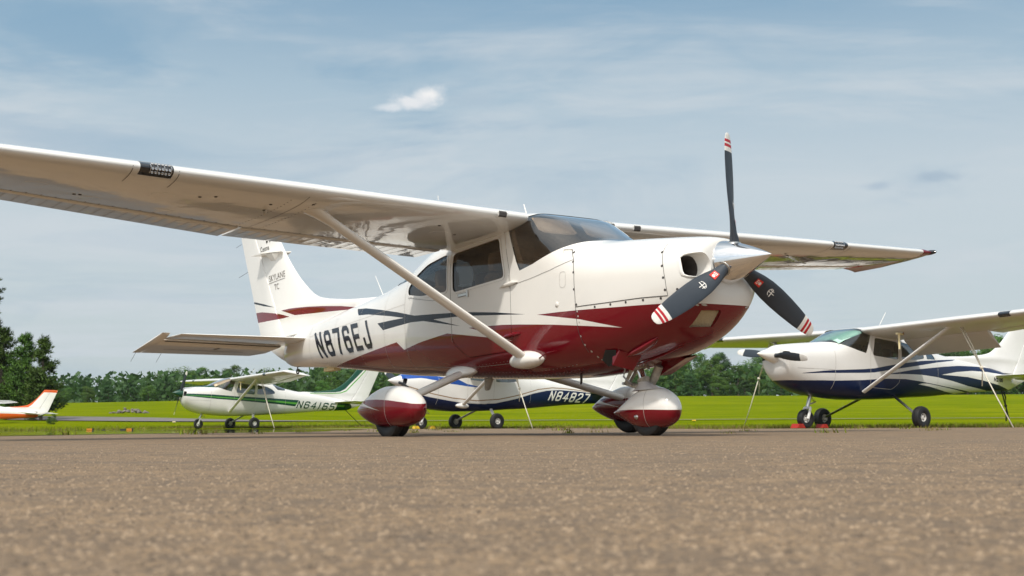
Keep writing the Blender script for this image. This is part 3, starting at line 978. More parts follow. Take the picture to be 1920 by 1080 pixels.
def wheel(c, name, ctr, r, w, rimr, rimmat):
    g = G(); x, y, z = ctr; hw = w / 2
    g.lathe([(rimr, -hw * .7), (rimr + .012, -hw * .86), (r * .80, -hw), (r * .92, -hw * .86), (r * .985, -hw * .5), (r * .972, -hw * .36), (r, -hw * .30), (r, -hw * .06), (r * .975, -hw * .04), (r * .975, hw * .04), (r, hw * .06), (r, hw * .30), (r * .972, hw * .36), (r * .985, hw * .5), (r * .92, hw * .86), (r * .80, hw), (rimr + .012, hw * .86), (rimr, hw * .7)], ctr, (0, 1, 0), n=36, caps=False)
    t = c.part(name, g, M['rubber'], angle=40)
    g = G()
    for sgn in (-1, 1):
        g.lathe([(rimr + .001, sgn * hw * .72), (rimr * .92, sgn * hw * .74), (rimr * .86, sgn * hw * .5), (rimr * .5, sgn * hw * .42), (rimr * .42, sgn * hw * .62), (rimr * .2, sgn * hw * .66), (.001, sgn * hw * .66)], ctr, (0, 1, 0), n=24, caps=False)
    c.part('rim', g, rimmat, parent=t, angle=40)
    g = G()
    for sgn in (-1, 1):
        for k in range(5):
            a = k * 2 * math.pi / 5 + .3
            g.lathe([(rimr * .15, 0), (rimr * .15, .004), (.001, .004)], (x + rimr * .68 * math.cos(a), y + sgn * (hw * .475), z + rimr * .68 * math.sin(a)), (0, sgn, 0), n=8)
    c.part('rim_hole', g, M['seam'], parent=t, stuff=True)
    return t


BR = [(.13, .085, .080, 50), (.17, .098, .072, 48), (.22, .122, .056, 43), (.30, .152, .042, 37), (.40, .176, .033, 31), (.52, .184, .026, 26.5), (.64, .178, .021, 23), (.76, .162, .017, 20.5), (.80, .155, .015, 19.6), (.848, .143, .0138, 18.9), (.884, .134, .0128, 18.5), (.908, .126, .012, 18.2), (.922, .121, .0115, 18.), (.946, .110, .010, 17.7), (.97, .096, .008, 17.3), (.99, .07, .006, 17.1), (1.0, .03, .004, 17)]
BR = [(a, b * (.93 if a > .2 else 1), t_, q_) for a, b, t_, q_ in BR]
BRr = [b[0] for b in BR]


def blade_fn(sp, an, scale=1.0):
    rad = Vector((0, -math.sin(an), math.cos(an))); T = Vector((0, -math.cos(an), -math.sin(an))); A = Vector((-1, 0, 0))

    def pt(r, x, off):
        """r along the blade, x across the chord (-.5 trailing .. .5 leading), off = height over the chord in half thickness"""
        c = np.interp(r, BRr, [b[1] for b in BR]); t = np.interp(r, BRr, [b[2] for b in BR]); be = R(np.interp(r, BRr, [b[3] for b in BR]))
        ch = T * math.cos(be) + A * math.sin(be); nn = A * math.cos(be) - T * math.sin(be)
        return Vector((sp, 0, 0)) + rad * (r * scale) + ch * (c * (x + .06)) + nn * (off * t / 2)
    return pt


def propeller(c, n, sp, an0, mats, tipr, hi, scale=1.0, stripes=True):
    for k in range(n):
        pt = blade_fn(sp, an0 + k * 2 * math.pi / n, scale); g = G(); N_ = 16; rs = []
        for r, *_ in BR:
            q = []
            for i in range(N_):
                t = 2 * math.pi * i / N_; x = .5 * math.cos(t); h = math.sin(t) * (1.25 if math.sin(t) > 0 else .7)
                if r > .2: h *= (.55 + .45 * (1 - abs(x - .1) * 1.2)) if abs(x) < .5 else .3
                q.append(pt(r, x, h))
            rs.append(q)
        g.rings(rs)
        for i in range(len(BR) - 1):
            rm = (BR[i][0] + BR[i + 1][0]) / 2
            m = 0 if rm < tipr else 1
            if stripes and (.884 < rm < .908 or .922 < rm < .946): m = 2
            for j in range(N_): g.mi[i * N_ + j] = m
        g.mi[-1] = 1
        b = c.part('propeller_blade', g, mats, angle=50)
        if hi:
            q = G(); quad = lambda r0, r1, x0, x1, o=1.42, m=0: q.add([pt(r0, x0, o), pt(r0, x1, o), pt(r1, x1, o), pt(r1, x0, o)], [(0, 1, 2, 3)], m)
            th = lambda r, d: 1.0 + d
            up = lambda r, mm: 1.30 + mm / (np.interp(r, BRr, [b_[2] for b_ in BR]) / 2)
            def pq(r0, r1, x0, x1, mm, m):
                q.add([pt(r0, x0, up(r0, mm)), pt(r0, x1, up(r0, mm)), pt(r1, x1, up(r1, mm)), pt(r1, x0, up(r1, mm))], [(0, 1, 2, 3)], m)
            for i in range(4): pq(.245 + i * .0165, .245 + (i + 1) * .0165, -.20, .20, .001, 0)
            for x0 in (-.12, -.02, .08): pq(.252, .275, x0, x0 + .05, .002, 1)
            v = [pt(.291 + .014 * math.cos(t), .0 + .10 * math.sin(t), up(.29, .002)) for t in np.linspace(0, 2 * math.pi, 12, endpoint=False)]
            q.add(v, [tuple(range(12))], 1)
            for t0 in np.linspace(.4, 2.8, 9)[:-1]:   # half ring and cross of the round mark
                a, b_ = t0, t0 + .3
                P = lambda rr, t: pt(.435 + rr * math.cos(t + 1.4), rr * 6 * math.sin(t + 1.4), up(.43, .0015))
                q.add([P(.036, a), P(.036, b_), P(.030, b_), P(.030, a)], [(0, 1, 2, 3)], 1)
            pq(.40, .47, -.02, .015, .0015, 1); pq(.432, .440, -.20, .20, .002, 1); pq(.415, .455, .10, .135, .0015, 1)
            c.part('blade_marking', q, [M['decalred'], M['decalwhite']], parent=b, smooth=False, stuff=True)


def spinner(c, mat, tip=-.034, base=.46, rad=.180, hi=True, an0=0., nb=3):
    g = G(); n = 24; pr = []
    for i in range(n + 1):
        u = i / n; s = tip + (base - tip) * u; pr.append((rad * (1 - (1 - u) ** 1.28) ** .93 if u > 0 else .0006, s))
    pr += [(rad * .985, base + .012), (.05, base + .013)]
    g.lathe(pr, (0, 0, 0), (1, 0, 0), n=48)
    o = c.part('spinner', g, mat, angle=40)
    return o

# ---------------------------------------------------------------- setting: ground, field, taxiway, puddle, sky is the world
def ss(x, a, b):
    t = np.clip((x - a) / (b - a), 0, 1); return t * t * (3 - 2 * t)


def ground_h(x, y):
    """height of the land: level apron, then a field that swells to a low crest"""
    x = np.asarray(x, float); y = np.asarray(y, float)
    d = y + .02 * x
    h = .45 * ss(d, 36, 95) + 5.1 * ss(d, 92, 250) ** 1.15
    h = h + .55 * ss(-x, 4, 30) * ss(d, 82, 106)
    h = h - 1.15 * ss(-x, 12, 90) * ss(d, 120, 230) + .08 * np.sin(x * .05 + 1) * np.sin(y * .04) * ss(d, 60, 140)
    return h - .3 * ss(d, 250, 420)


def apron_edge(x):
    x = np.asarray(x, float)
    w = .35 * np.sin(x * .31) + .18 * np.sin(x * 1.1 + 1) + .1 * np.sin(x * 2.7)
    return 24.6 + w + 11.4 * ss(-x, -4.2, -1.2) + 12.5 * ss(-x, 3.8, 5.6) - 17.5 * ss(-x, 13.6, 15.2)


def asphalt(name, dark=1.):
    t = MT(name); c = t.coord()
    stone = t.voro(135, c, 'F1', 'Color'); sepn = t.N('ShaderNodeSeparateColor'); t.l.new(stone, sepn.inputs[0])
    dist = t.voro(135, c); fine = t.noise(240, 4, .7, c); mid = t.noise(11, 5, .7, c); big = t.noise(.55, 5, .6, c); streak = t.noise(1.1, 6, .72, t.coord('Object', (.35, 1.9, 1)))
    col = t.ramp(sepn.outputs[0], [(0, (.205, .138, .078)), (.35, (.290, .192, .106)), (.7, (.345, .230, .128)), (.95, (.355, .240, .135)), (1, (.38, .27, .158))])
    col = t.mix(t.rng(dist, .38, .70, 0., .75), col, (.085, .058, .036))
    fleck = t.noise(30, 5, .75, c); p1 = t.noise(6.5, 5, .7, c); p2 = t.noise(1.7, 5, .7, t.coord('Object', (.6, 1.4, 1)))
    col = t.mix(t.rng(fleck, .49, .62, 0, .58), col, (.115, .080, .051))
    col = t.mix(t.rng(p1, .48, .66, 0, .70), col, (.115, .083, .057))
    col = t.mix(t.rng(p1, .46, .30, 0, .30), col, (.37, .25, .145))
    col = t.mix(t.rng(p2, .52, .66, 0, .60), col, (.135, .098, .066))
    col = t.mix(t.rng(big, .52, .72, 0, .40), col, (.155, .115, .080))
    col = t.mix(t.rng(streak, .53, .64, 0, .60), col, (.125, .093, .066))
    if dark < 1: col = t.mix(1., col, (dark, dark * .97, dark * .95), 'MULTIPLY')
    t.set('Base Color', col).set('Roughness', t.rng(fine, .3, .7, .72, .92))
    h = t.math('ADD', t.math('MULTIPLY', t.rng(dist, 0.05, .65, 1, 0), 1.0), t.math('MULTIPLY', fine, .5))
    h = t.math('ADD', h, t.math('MULTIPLY', mid, 1.6))
    t.bump(h, .6, .006)
    return t.m


def build_setting():
    # field sheet
    ys = np.concatenate([np.linspace(18, 60, 43), np.linspace(62, 260, 80), np.linspace(270, 900, 30), [1500, 3000]])
    xs = np.concatenate([np.linspace(-1500, -170, 12), np.linspace(-160, 160, 130), np.linspace(170, 1500, 12)])
    X, Y = np.meshgrid(xs, ys); Z = ground_h(X, Y) - .030
    n = len(xs); v = np.stack([X, Y, Z], 2).reshape(-1, 3)
    f = [(i * n + j, i * n + j + 1, (i + 1) * n + j + 1, (i + 1) * n + j) for i in range(len(ys) - 1) for j in range(n - 1)]
    t = MT('mown_grass'); c = t.coord()
    st = t.coord('Object', (.12, .35, 1))
    a = t.noise(.9, 6, .65, st); b = t.noise(9, 5, .7, c); e = t.noise(.05, 4, .6, c)
    col = t.ramp(a, [(.25, (.135, .180, .003)), (.5, (.165, .208, .004)), (.72, (.225, .250, .006))])
    col = t.mix(t.rng(b, .35, .75, 0, .6), col, (.085, .135, .003))
    col = t.mix(t.rng(e, .48, .72, 0, .7), col, (.255, .260, .006))
    g2 = t.noise(.16, 5, .7, t.coord('Object', (.5, 1.4, 1)))
    col = t.mix(t.rng(g2, .48, .66, 0, .80), col, (.100, .145, .004))
    g3 = t.noise(2.2, 6, .75, t.coord('Object', (.4, 1.6, 1)))
    col = t.mix(t.rng(g3, .50, .66, 0, .65), col, (.105, .140, .006))
    col = t.mix(t.rng(g3, .44, .30, 0, .45), col, (.25, .265, .010))
    t.set('Base Color', col).set('Roughness', .75).bump(b, .8, .10)
    t.b.inputs['Specular IOR Level'].default_value = 0.
    tag(mesh_obj('field', v, f, t.m), kind='structure')

    # apron sheet
    xs = np.concatenate([np.linspace(-260, -34, 14), np.linspace(-32, 40, 290), np.linspace(44, 260, 12)])
    rows = [-30, -6, -1, 0, .3, .6, .9, 1.3, 1.8, 2.5, 3.5, 5, 7, 9, 12, 15, 19]
    v = [];
    for r in rows: v += [(x, r, 0.) for x in xs]
    for k in (.5, 1.): v += [(x, 19 + (float(apron_edge(x)) - 19) * k, 0. if k < 1 else -.012) for x in xs]
    n = len(xs)
    f = [(i * n + j, i * n + j + 1, (i + 1) * n + j + 1, (i + 1) * n + j) for i in range(len(rows) + 1) for j in range(n - 1)]
    tag(mesh_obj('apron', v, f, asphalt('weathered_asphalt')), kind='structure')

    # near stones that stand proud of the worn surface
    r = np.random.default_rng(3); V = []; Fc = []
    N_ = 22000
    yy = .45 + 6.5 * r.random(N_) ** 1.7; xx = (r.random(N_) - .5) * (yy * .95 + .3)
    for x, y in zip(xx, yy):
        s = r.uniform(.0014, .0048); hh = s * r.uniform(.35, .8); a = r.uniform(0, 6.28); b = len(V)
        for k in range(5):
            q = a + k * 1.2566; V.append((x + s * math.cos(q) * r.uniform(.7, 1.1), y + s * math.sin(q) * r.uniform(.7, 1.1), .0))
        V.append((x + r.uniform(-.3, .3) * s, y, hh))
        Fc += [(b + k, b + (k + 1) % 5, b + 5) for k in range(5)]
    t = MT('loose_chippings'); c = t.coord(); w = t.voro(78, c, 'F1', 'Color'); sp_ = t.N('ShaderNodeSeparateColor'); t.l.new(w, sp_.inputs[0])
    t.set('Base Color', t.ramp(sp_.outputs[1], [(0, (.09, .066, .046)), (.5, (.20, .145, .096)), (1, (.30, .22, .145))])).set('Roughness', .85)
    tag(mesh_obj('gravel', V, Fc, t.m, smooth=False), kind='stuff')

    # standing water at the left of the apron
    v = [(-8.6, 27., .004)]; k = 60; r2 = random.Random(5)
    for i in range(k):
        a = 2 * math.pi * i / k; w = 1 + .07 * math.sin(3 * a + 1) + .05 * math.sin(7 * a) + .03 * math.sin(13 * a + 2)
        v.append((-8.2 - .16 * (13 * math.sin(a)) + 4.6 * math.cos(a) * w, 27. + 13.2 * math.sin(a) * w, .004))
    t = MT('rain_water'); t.set('Base Color', (.03, .026, .02)).set('Roughness', .03); t.b.inputs['IOR'].default_value = 1.33
    nz = t.noise(.9, 3, .5, t.coord('Object', (1, .25, 1))); t.bump(nz, .03, .01)
    tag(mesh_obj('puddle', v, [(0, i + 1, (i + 1) % k + 1) for i in range(k)], t.m), kind='structure')

    # taxiway behind the parked aeroplanes
    pts = [(-140, 118), (-60, 108), (-40, 98), (-25, 90), (-12, 83), (0, 78), (15, 76), (40, 75), (140, 74)]
    px = np.linspace(-140, 140, 120); py = np.interp(px, [p[0] for p in pts], [p[1] for p in pts]); wd = np.interp(px, [-60, -28, -8, 20], [9.5, 8.5, 5, 3.2])
    v = []
    for x, y, w in zip(px, py, wd):
        for q in (-.5, 0, .5): v.append((x, y + q * w, float(ground_h(x, y + q * w)) + .03))
    f = [(3 * i + j, 3 * i + 3 + j, 3 * i + 4 + j, 3 * i + 1 + j) for i in range(len(px) - 1) for j in (0, 1)]
    t = MT('taxiway_asphalt'); a = t.noise(.8, 5, .6, t.coord()); t.set('Base Color', t.mix(t.rng(a, .3, .7), (.13, .115, .11), (.19, .17, .16))).set('Roughness', .85)
    tag(mesh_obj('taxiway', v, f, t.m), kind='structure')

    # grass blades along the apron edge and out into the near field
    r = np.random.default_rng(11); V = []; Fc = []; MI = []

    def blades(n, fx, fy, h0, h1, m):
        for _ in range(n):
            x, y = fx(), None; y = fy(x); z = float(ground_h(x, y)) - .03; h = r.uniform(h0, h1); w = h * r.uniform(.05, .10) + .003
            a = r.uniform(0, 3.14); lx, ly = r.normal(0, .35) * h, r.normal(0, .35) * h; b = len(V)
            V.extend([(x - w * math.cos(a), y - w * math.sin(a), z), (x + w * math.cos(a), y + w * math.sin(a), z), (x + lx, y + ly, z + h)])
            Fc.append((b, b + 1, b + 2)); MI.append(m if r.random() < .75 else 1 - m)
    ux = lambda: r.uniform(-20, 16)
    ed = lambda x, a, b: float(apron_edge(x)) + a + b * r.random() ** 1.4
    blades(19000, ux, lambda x: ed(x, -.55, 1.6), .03, .11, 1)
    blades(17000, ux, lambda x: ed(x, .5, 6), .05, .13, 0)
    blades(14000, lambda: r.uniform(-34, 28), lambda x: ed(x, 5, 22), .05, .12, 0)
    blades(5000, lambda: r.uniform(-34, -13), lambda x: ed(x, 0, 14), .06, .15, 0)
    cols = []
    for nm, c1, c2 in (('green_grass_blade', (.075, .125, .010), (.21, .25, .022)), ('dry_grass_blade', (.10, .10, .018), (.27, .21, .085))):
        t = MT(nm); a = t.noise(6, 4, .6, t.coord()); t.set('Base Color', t.mix(t.rng(a, .3, .7), c1, c2)).set('Roughness', .8); t.b.inputs['Specular IOR Level'].default_value = 0.; cols.append(t.m)
    tag(mesh_obj('grass', V, Fc, cols, smooth=False, mi=MI), kind='stuff')

    # weeds in the cracks of the apron
    V = []; Fc = []; MI = []; cl = []
    for _ in range(46):
        x0, y0 = r.uniform(-6, 8), r.uniform(11.5, 25); s = r.uniform(.02, .06)
        for _k in range(22):
            x, y = x0 + r.normal(0, s * 1.6), y0 + r.normal(0, s * 1.2); h = r.uniform(.4, 1.2) * s * 1.3; a = r.uniform(0, 3.14); w = h * .14; b = len(V)
            V.extend([(x - w * math.cos(a), y - w * math.sin(a), 0), (x + w * math.cos(a), y + w * math.sin(a), 0), (x + r.normal(0, .5) * h, y + r.normal(0, .5) * h, h)])
            Fc.append((b, b + 1, b + 2)); MI.append(int(r.random() < .6))
    tag(mesh_obj('weeds', V, Fc, cols, smooth=False, mi=MI), kind='stuff')


build_setting()

# ---------------------------------------------------------------- the red and white aeroplane
P_MAIN = (1.8777, 8.8326, 1.3239, -.9199, .0395, .0144)
RED = [(6.253, -.324), (5.239, -.273), (4.383, -.232), (4.236, -.322), (3.905, -.287), (3.376, -.25), (2.755, -.349), (2.411, -.413), (2.764, -.306), (3.03, -.235), (2.741, -.25), (2.523, -.263), (2.299, -.284), (1.873, -.331), (1.457, -.386), (1.113, -.434), (1.522, -.326), (2.044, -.23), (1.775, -.239), (1.513, -.252), (1.091, -.275), (.709, -.294), (.472, -.316), (.38, -.324), (.38, -1.2), (6.5, -1.2)]
NAVY = [(5.505, .241), (5.235, .214), (4.795, .143), (4.343, .062), (3.958, -.018), (3.905, -.022), (3.6, -.045), (3.296, -.07), (2.983, -.099), (2.627, -.142), (2.196, -.209), (2.629, -.166), (2.985, -.131), (3.235, -.113), (3.603, -.095), (3.152, -.207), (3.501, -.143), (3.785, -.09), (4.04, -.074), (4.4, -.077), (4.664, -.08), (4.684, -.083), (4.829, .005), (4.5, -.002), (4.199, -.012), (4.5, .04), (4.866, .095), (5.1, .13), (5.379, .154)]
FIN_RED = [(7.706, .49), (7.45, .484), (7.277, .473), (6.95, .447), (6.627, .415), (6.166, .36), (5.6, .27), (6.3, .32), (7.337, .39)]
FIN_RED2 = [(8.7, .565), (8.306, .54), (7.9, .478), (7.701, .441), (7.492, .39), (7.681, .39), (8.6, .425)]
FIN_NAVY = [(8.7, .722), (8.5, .69), (8.229, .632), (7.886, .549), (8.25, .61), (8.6, .685)]


def front_s(y, z):
    """station where the nose skin reaches half width |y| at height z"""
    lo, hi = .401, 1.2
    for _ in range(40):
        m = (lo + hi) / 2
        if ysurf(m, z) >= abs(y): hi = m
        else: lo = m
    return hi


def cut_nose(c, F, mats, hi):
    fr = lambda P: P[:, 0].mean() < .66
    inner = G()
    for side in (-1, 1):
        ol = rounded([(-.396, -.118), (-.390, .050), (-.25, .066), (-.188, -.012), (-.20, -.095), (-.26, -.128)], .045, 3)
        ol = [(y * -side, z) for y, z in ol]
        _, F = carve(F, ol, (1, 2), fr)
        cy_, cz_ = sum(p[0] for p in ol) / len(ol), sum(p[1] for p in ol) / len(ol)
        sf = [max(front_s(y, z), .404) for y, z in ol]
        ring = lambda k, ds, flat=None: [((sf[i] if flat is None else flat) + ds, cy_ + (y - cy_) * k, cz_ + (z - cz_) * k) for i, (y, z) in enumerate(ol)]
        g = G(); g.rings([ring(1.10, .012), ring(1.07, -.008), ring(1.02, -.013), ring(.97, -.004), ring(.95, .03), ring(.92, .12)], cap=False)
        o = c.part('cooling_inlet', g, mats[0], angle=80)
        g = G(); g.rings([ring(.92, .119), ring(.85, .16), ring(.8, 0, .80)], cap=False); c.part('inlet_duct', g, M['duct'], parent=o)  # dark tone paints the shade deep inside the inlet
        g = G(); rr = ring(.82, 0, .79); g.add(rr, [tuple(range(len(rr)))])
        c.part('inlet_shade_sheet', g, M['dash'], parent=o)  # plain dark sheet closing the duct, in place of shade
        g = G(); g.box((.66, cy_ - side * .02, cz_ + .02), (.03, .05, .10)); c.part('inlet_baffle', g, M['maroon'], parent=o)
    # square chin opening with the induction filter
    q = [(-.238, -.478), (-.238, -.365), (-.068, -.365), (-.068, -.478)]
    _, F = carve(F, q, (1, 2), fr)
    g = G(); pts = [(front_s(y, z), y, z) for y, z in q]
    s_in = [(s + .022, y * .99, z) for s, y, z in pts]
    g.rings([pts, s_in], cap=False); c.part('filter_frame', g, M['maroon'], smooth=False)
    g = G(); nx, nz = 14, 9; grid = []
    for i in range(nz + 1):
        for j in range(nx + 1):
            u, w = j / nx, i / nz
            a = [s_in[0][k] * (1 - u) + s_in[3][k] * u for k in range(3)]; b = [s_in[1][k] * (1 - u) + s_in[2][k] * u for k in range(3)]
            p = [a[k] * (1 - w) + b[k] * w for k in range(3)]; p[0] += .004 * ((i + j) % 2); grid.append(tuple(p))
    g.add(grid, [(i * (nx + 1) + j, i * (nx + 1) + j + 1, (i + 1) * (nx + 1) + j + 1, (i + 1) * (nx + 1) + j) for i in range(nz) for j in range(nx)])
    c.part('air_filter', g, M['filter'], smooth=False)
    return F


def ellipsoid_shell(c, name, y0, prof, mats, paints, parent=None):
    """streamlined wheel pant: prof rows (s, z_bottom, z_top, half width)"""
    a = np.array(prof); fs = [pchip(a[:, 0], a[:, k]) for k in (1, 2, 3)]
    n = len(a); st = np.unique(np.concatenate([np.linspace(a[0, 0], a[1, 0], 6), np.linspace(a[1, 0], a[-1, 0], 34)])); rg = []
    for s in st:
        zb, zt, hw = (float(f(s)) for f in fs); zc, hh = (zb + zt) / 2, (zt - zb) / 2
        rg.append([(s, y0 + hw * math.copysign(abs(math.cos(t)) ** .85, math.cos(t)), zc + hh * math.copysign(abs(math.sin(t)) ** .9, math.sin(t))) for t in np.linspace(0, 2 * math.pi, 40, endpoint=False)])
    F = grid_shell(rg)
    for poly, m, keep in paints: F = recolor(F, poly, m, keep=keep)
    o = c.shell(name, F, mats, parent=parent)
    for sp in (a[0, 0] + (a[-1, 0] - a[0, 0]) * .36,):
        zb, zt, hw = (float(f(sp)) for f in fs); zc, hh = (zb + zt) / 2, (zt - zb) / 2; g = G()
        lp = lambda s, e: [(s, y0 + (hw + e) * math.copysign(abs(math.cos(t)) ** .85, math.cos(t)), zc + (hh + e) * math.copysign(abs(math.sin(t)) ** .9, math.sin(t))) for t in np.linspace(0, 2 * math.pi, 40, endpoint=False)]
        g.rings([lp(sp - .002, .0012), lp(sp + .002, .0012)], cap=False); c.part('pant_seam', g, M['softseam'], parent=o, stuff=True)
    return o


def build_main():
    c = Craft('aeroplane', 'white and dark red high wing aeroplane with polished spinner and wheel pants, nearest and largest', P_MAIN)
    mats = [M['white'], M['maroon'], M['navy']]
    liv = [(RED, 1, 0), (NAVY, 2, 0), (FIN_RED, 1, 0)]
    F, doors = fuselage(c, mats, liv, True, M['glass'], M['wind'])
    F = cut_nose(c, F, mats, True)
    c.shell('fuselage', F, mats)
    interior(c, M['liner'], M['tan'], True)
    # cloth edge trim behind the windshield posts
    for side in (-1, 1):
        g = G(); pts = [(2.262, .19), (2.300, .25), (2.352, .395), (2.405, .53), (2.40, .60), (2.30, .645)]
        v = []
        for i, (s, z) in enumerate(pts):
            w = (.035, .05, .045, .04, .06, .06)[i]
            v += [(s - .004, side * (ysurf(s, z) * .965), z), (s - w - .01, side * (ysurf(s - w, z) * .955), z + .02)]
        f = [(2 * i, 2 * i + 1, 2 * i + 3, 2 * i + 2) for i in range(len(pts) - 1)]
        g.add(v, f); c.part('pillar_trim', g, M['tan'], angle=80)
    for side in (-1, 1):
        w = wing(c, side, [M['wing'], M['white']], M['maroon'], True, M['lens'])
        for y, x in ((1.05, .34), (1.45, .62), (2.9, .36), (3.0, .60), (3.35, .63), (3.55, .30), (3.95, .60), (4.4, .45)):
            g = G(); v = []
            for k in range(28):
                t = 2 * math.pi * k / 28
                for q, dz in ((.088, .0), (.085, -.0012), (0, -.0012)):
                    yy = y + q * math.cos(t); xx = x + q * math.sin(t) / 1.6 * .8; p = wpt(yy, xx, af(xx)[1], side); v.append((p[0], p[1], p[2] + dz))
            g.add(v, [(3 * k + j, 3 * ((k + 1) % 28) + j, 3 * ((k + 1) % 28) + j + 1, 3 * k + j + 1) for k in range(28) for j in (0, 1)])
            c.part('inspection_cover', g, M['wing'], parent=w, angle=20)
        g = G()
        for y in list(np.arange(.75, 5.2, .11)):                       # rivet heads of the rear spar and of a rib
            for x in (.70, .712):
                p = wpt(y, x, af(x)[1], side); g.box((p[0], p[1], p[2] - .001), (.006, .006, .002))
        for y in (2.45, 2.66):
            for x in np.arange(.1, .7, .035):
                p = wpt(y, x, af(x)[1], side); g.box((p[0], p[1], p[2] - .0008), (.007, .007, .002))
        for p0, q0 in ((2.45, .12), (3.2, .2), (3.3, .24), (2.75, .2), (2.72, .31), (4.05, .55), (4.09, .56), (1.2, .2), (1.75, .55), (.9, .33)):
            p = wpt(p0, q0, af(q0)[1], side); g.lathe([(.001, -.004), (.012, -.004), (.013, 0)], p, (0, 0, 1), n=8)
        c.part('wing_fastener', g, M['seam'], parent=w, stuff=True)
        g = G()                                                        # chordwise laps of the wing skin
        for y, x1 in ((2.55, .70), (3.6, .16), (3.93, .16)):
            for low, x0 in ((1, 0.0),):
                xs = np.linspace(x0, x1, 16)
                v = []
                for x in xs:
                    for dy in (-.0025, .0025):
                        p = wpt(y + dy, x, af(x)[1], side); v.append((p[0] - (.001 if x < .02 else 0), p[1], p[2] - .0012))
                g.add(v, [(2 * i, 2 * i + 1, 2 * i + 3, 2 * i + 2) for i in range(len(xs) - 1)])
        xs = np.linspace(.6, 5.2, 40); v = []
        for y in xs:
            for dx in (-.002, .002): p = wpt(y, .714 + dx, af(.7)[1], side); v.append((p[0], p[1], p[2] - .0012))
        g.add(v, [(2 * i, 2 * i + 1, 2 * i + 3, 2 * i + 2) for i in range(39)])
        c.part('skin_seam', g, M['seam'], parent=w, smooth=False, stuff=True)
        strut(c, side, M['white'], True)
        # tie-down loop and stall tab size things under the wing
        g = G(); p = wpt(2.72, .30, af(.3)[1], side)
        g.tube([(p[0] - .02, p[1], p[2]), (p[0] - .015, p[1], p[2] - .035), (p[0] + .015, p[1], p[2] - .035), (p[0] + .02, p[1], p[2])], .005, n=6); c.part('tie_down_ring', g, M['grime_metal'], parent=w)
    fin_l = [(FIN_RED, 1), (FIN_RED2, 1), (FIN_NAVY, 2)]
    f = tail(c, mats, fin_l, True)
    # shelf on each side of the fin, its lettering
    for side in (-1, 1):
        g = G(); P = [(7.80, 1.225), (7.68, 1.255), (8.02, 1.262), (8.28, 1.245)]
        top = [(7.70, .0, 1.235), (7.66, .05, 1.235), (7.98, .145, 1.250), (8.30, .135, 1.262), (8.27, .0, 1.262)]
        top = [(s, side * (fin_half(min(max(s, 7.75), 8.2), 1.24) * (1 if y == 0 else 1) + y - .004), z) for s, y, z in top]
        g.rings([top, [(s, y, z - .014) for s, y, z in top]]); c.part('beacon_shelf', g, M['white'], parent=f, smooth=False)
        g = G(); a = [(s, side * fin_half(s, z) * .98, z) for s, z in ((7.78, 1.22), (8.02, 1.235), (7.98, 1.15), (7.86, 1.14))]
        b = [(7.82, side * .12, 1.222), (7.99, side * .13, 1.236)]
        g.add(a + b, [(0, 1, 5, 4), (1, 2, 5), (2, 3, 4, 5), (3, 0, 4)]); c.part('shelf_gusset', g, M['white'], parent=f)
        lettering(c, 'model_lettering', 'SKYLANE', side, 8.035 if side < 0 else 7.62, .888, .44, .080, M['rib'], bold=.003, shear=-.25 if side < 0 else .4, rise=.03 if side < 0 else -.03, surf=fin_half, parent=f, spacing=1.1)
        lettering(c, 'model_lettering', 'TC', side, 7.88 if side < 0 else 7.74, .765, .13, .076, M['rib'], bold=.004, shear=-.25 if side < 0 else .4, surf=fin_half, parent=f)
        g = G(); ribbon(g, [(8.075, .868), (7.60, .882)], side, .006, surf=fin_half, out=.003); c.part('lettering_rule', g, M['rib'], parent=f)
        lettering(c, 'maker_lettering', 'Cessna', side, 8.285 if side < 0 else 8.0, 1.306, .25, .066, M['seam'], bold=.006, shear=-.2 if side < 0 else .3, surf=fin_half, parent=f)
        g = G()
        for u0, u1, z0, z1 in ((.0, .07, 1.47, 1.60), (.075, .20, 1.40, 1.60)):
            ps = [(8.24 - u0 - .00, z0), (8.24 - u1, z0), (8.30 - u1, z1), (8.30 - u0, z1)]
            if u0 > 0: ps = [(8.20 - u0, z0), (8.155 - u0, z0), (8.215 - u0 - .06, z1 - .02), (8.215 - u0 - .02, z1 - .02)]
            g.add([(s, side * (fin_half(s, min(z, 1.58)) + .003), min(z, 1.58)) for s, z in ps], [(0, 1, 2, 3) if side > 0 else (3, 2, 1, 0)])
        ps = [(8.03, 1.40), (8.01, 1.40), (8.06, 1.57), (8.08, 1.57)]
        g.add([(s, side * (fin_half(s, z) + .003), z) for s, z in ps], [(0, 1, 2, 3) if side > 0 else (3, 2, 1, 0)])
        c.part('maker_emblem', g, M['seam'], parent=f, smooth=False)
        if side < 0: registration(c, 'N876EJ', -1, 6.42, -.216, 1.47, .305, M['navy'], t=.052, shear=-.52, rise=-.012)
        else: registration(c, 'N876EJ', 1, 4.95, -.216, 1.47, .305, M['navy'], t=.052, shear=.52)
    g = G(); g.tube([(8.60, 0, 1.14), (8.90, 0, 1.10), (9.02, 0, 1.085)], .0025, n=5); c.part('static_wick', g, M['black'], parent=f); g = G(); g.tube([(8.93, 0, 1.52), (9.1, 0, 1.50)], .0022, n=5); c.part('static_wick', g, M['black'], parent=f)
    # seams, screws and rivets of the skin
    g = G(); k = G()
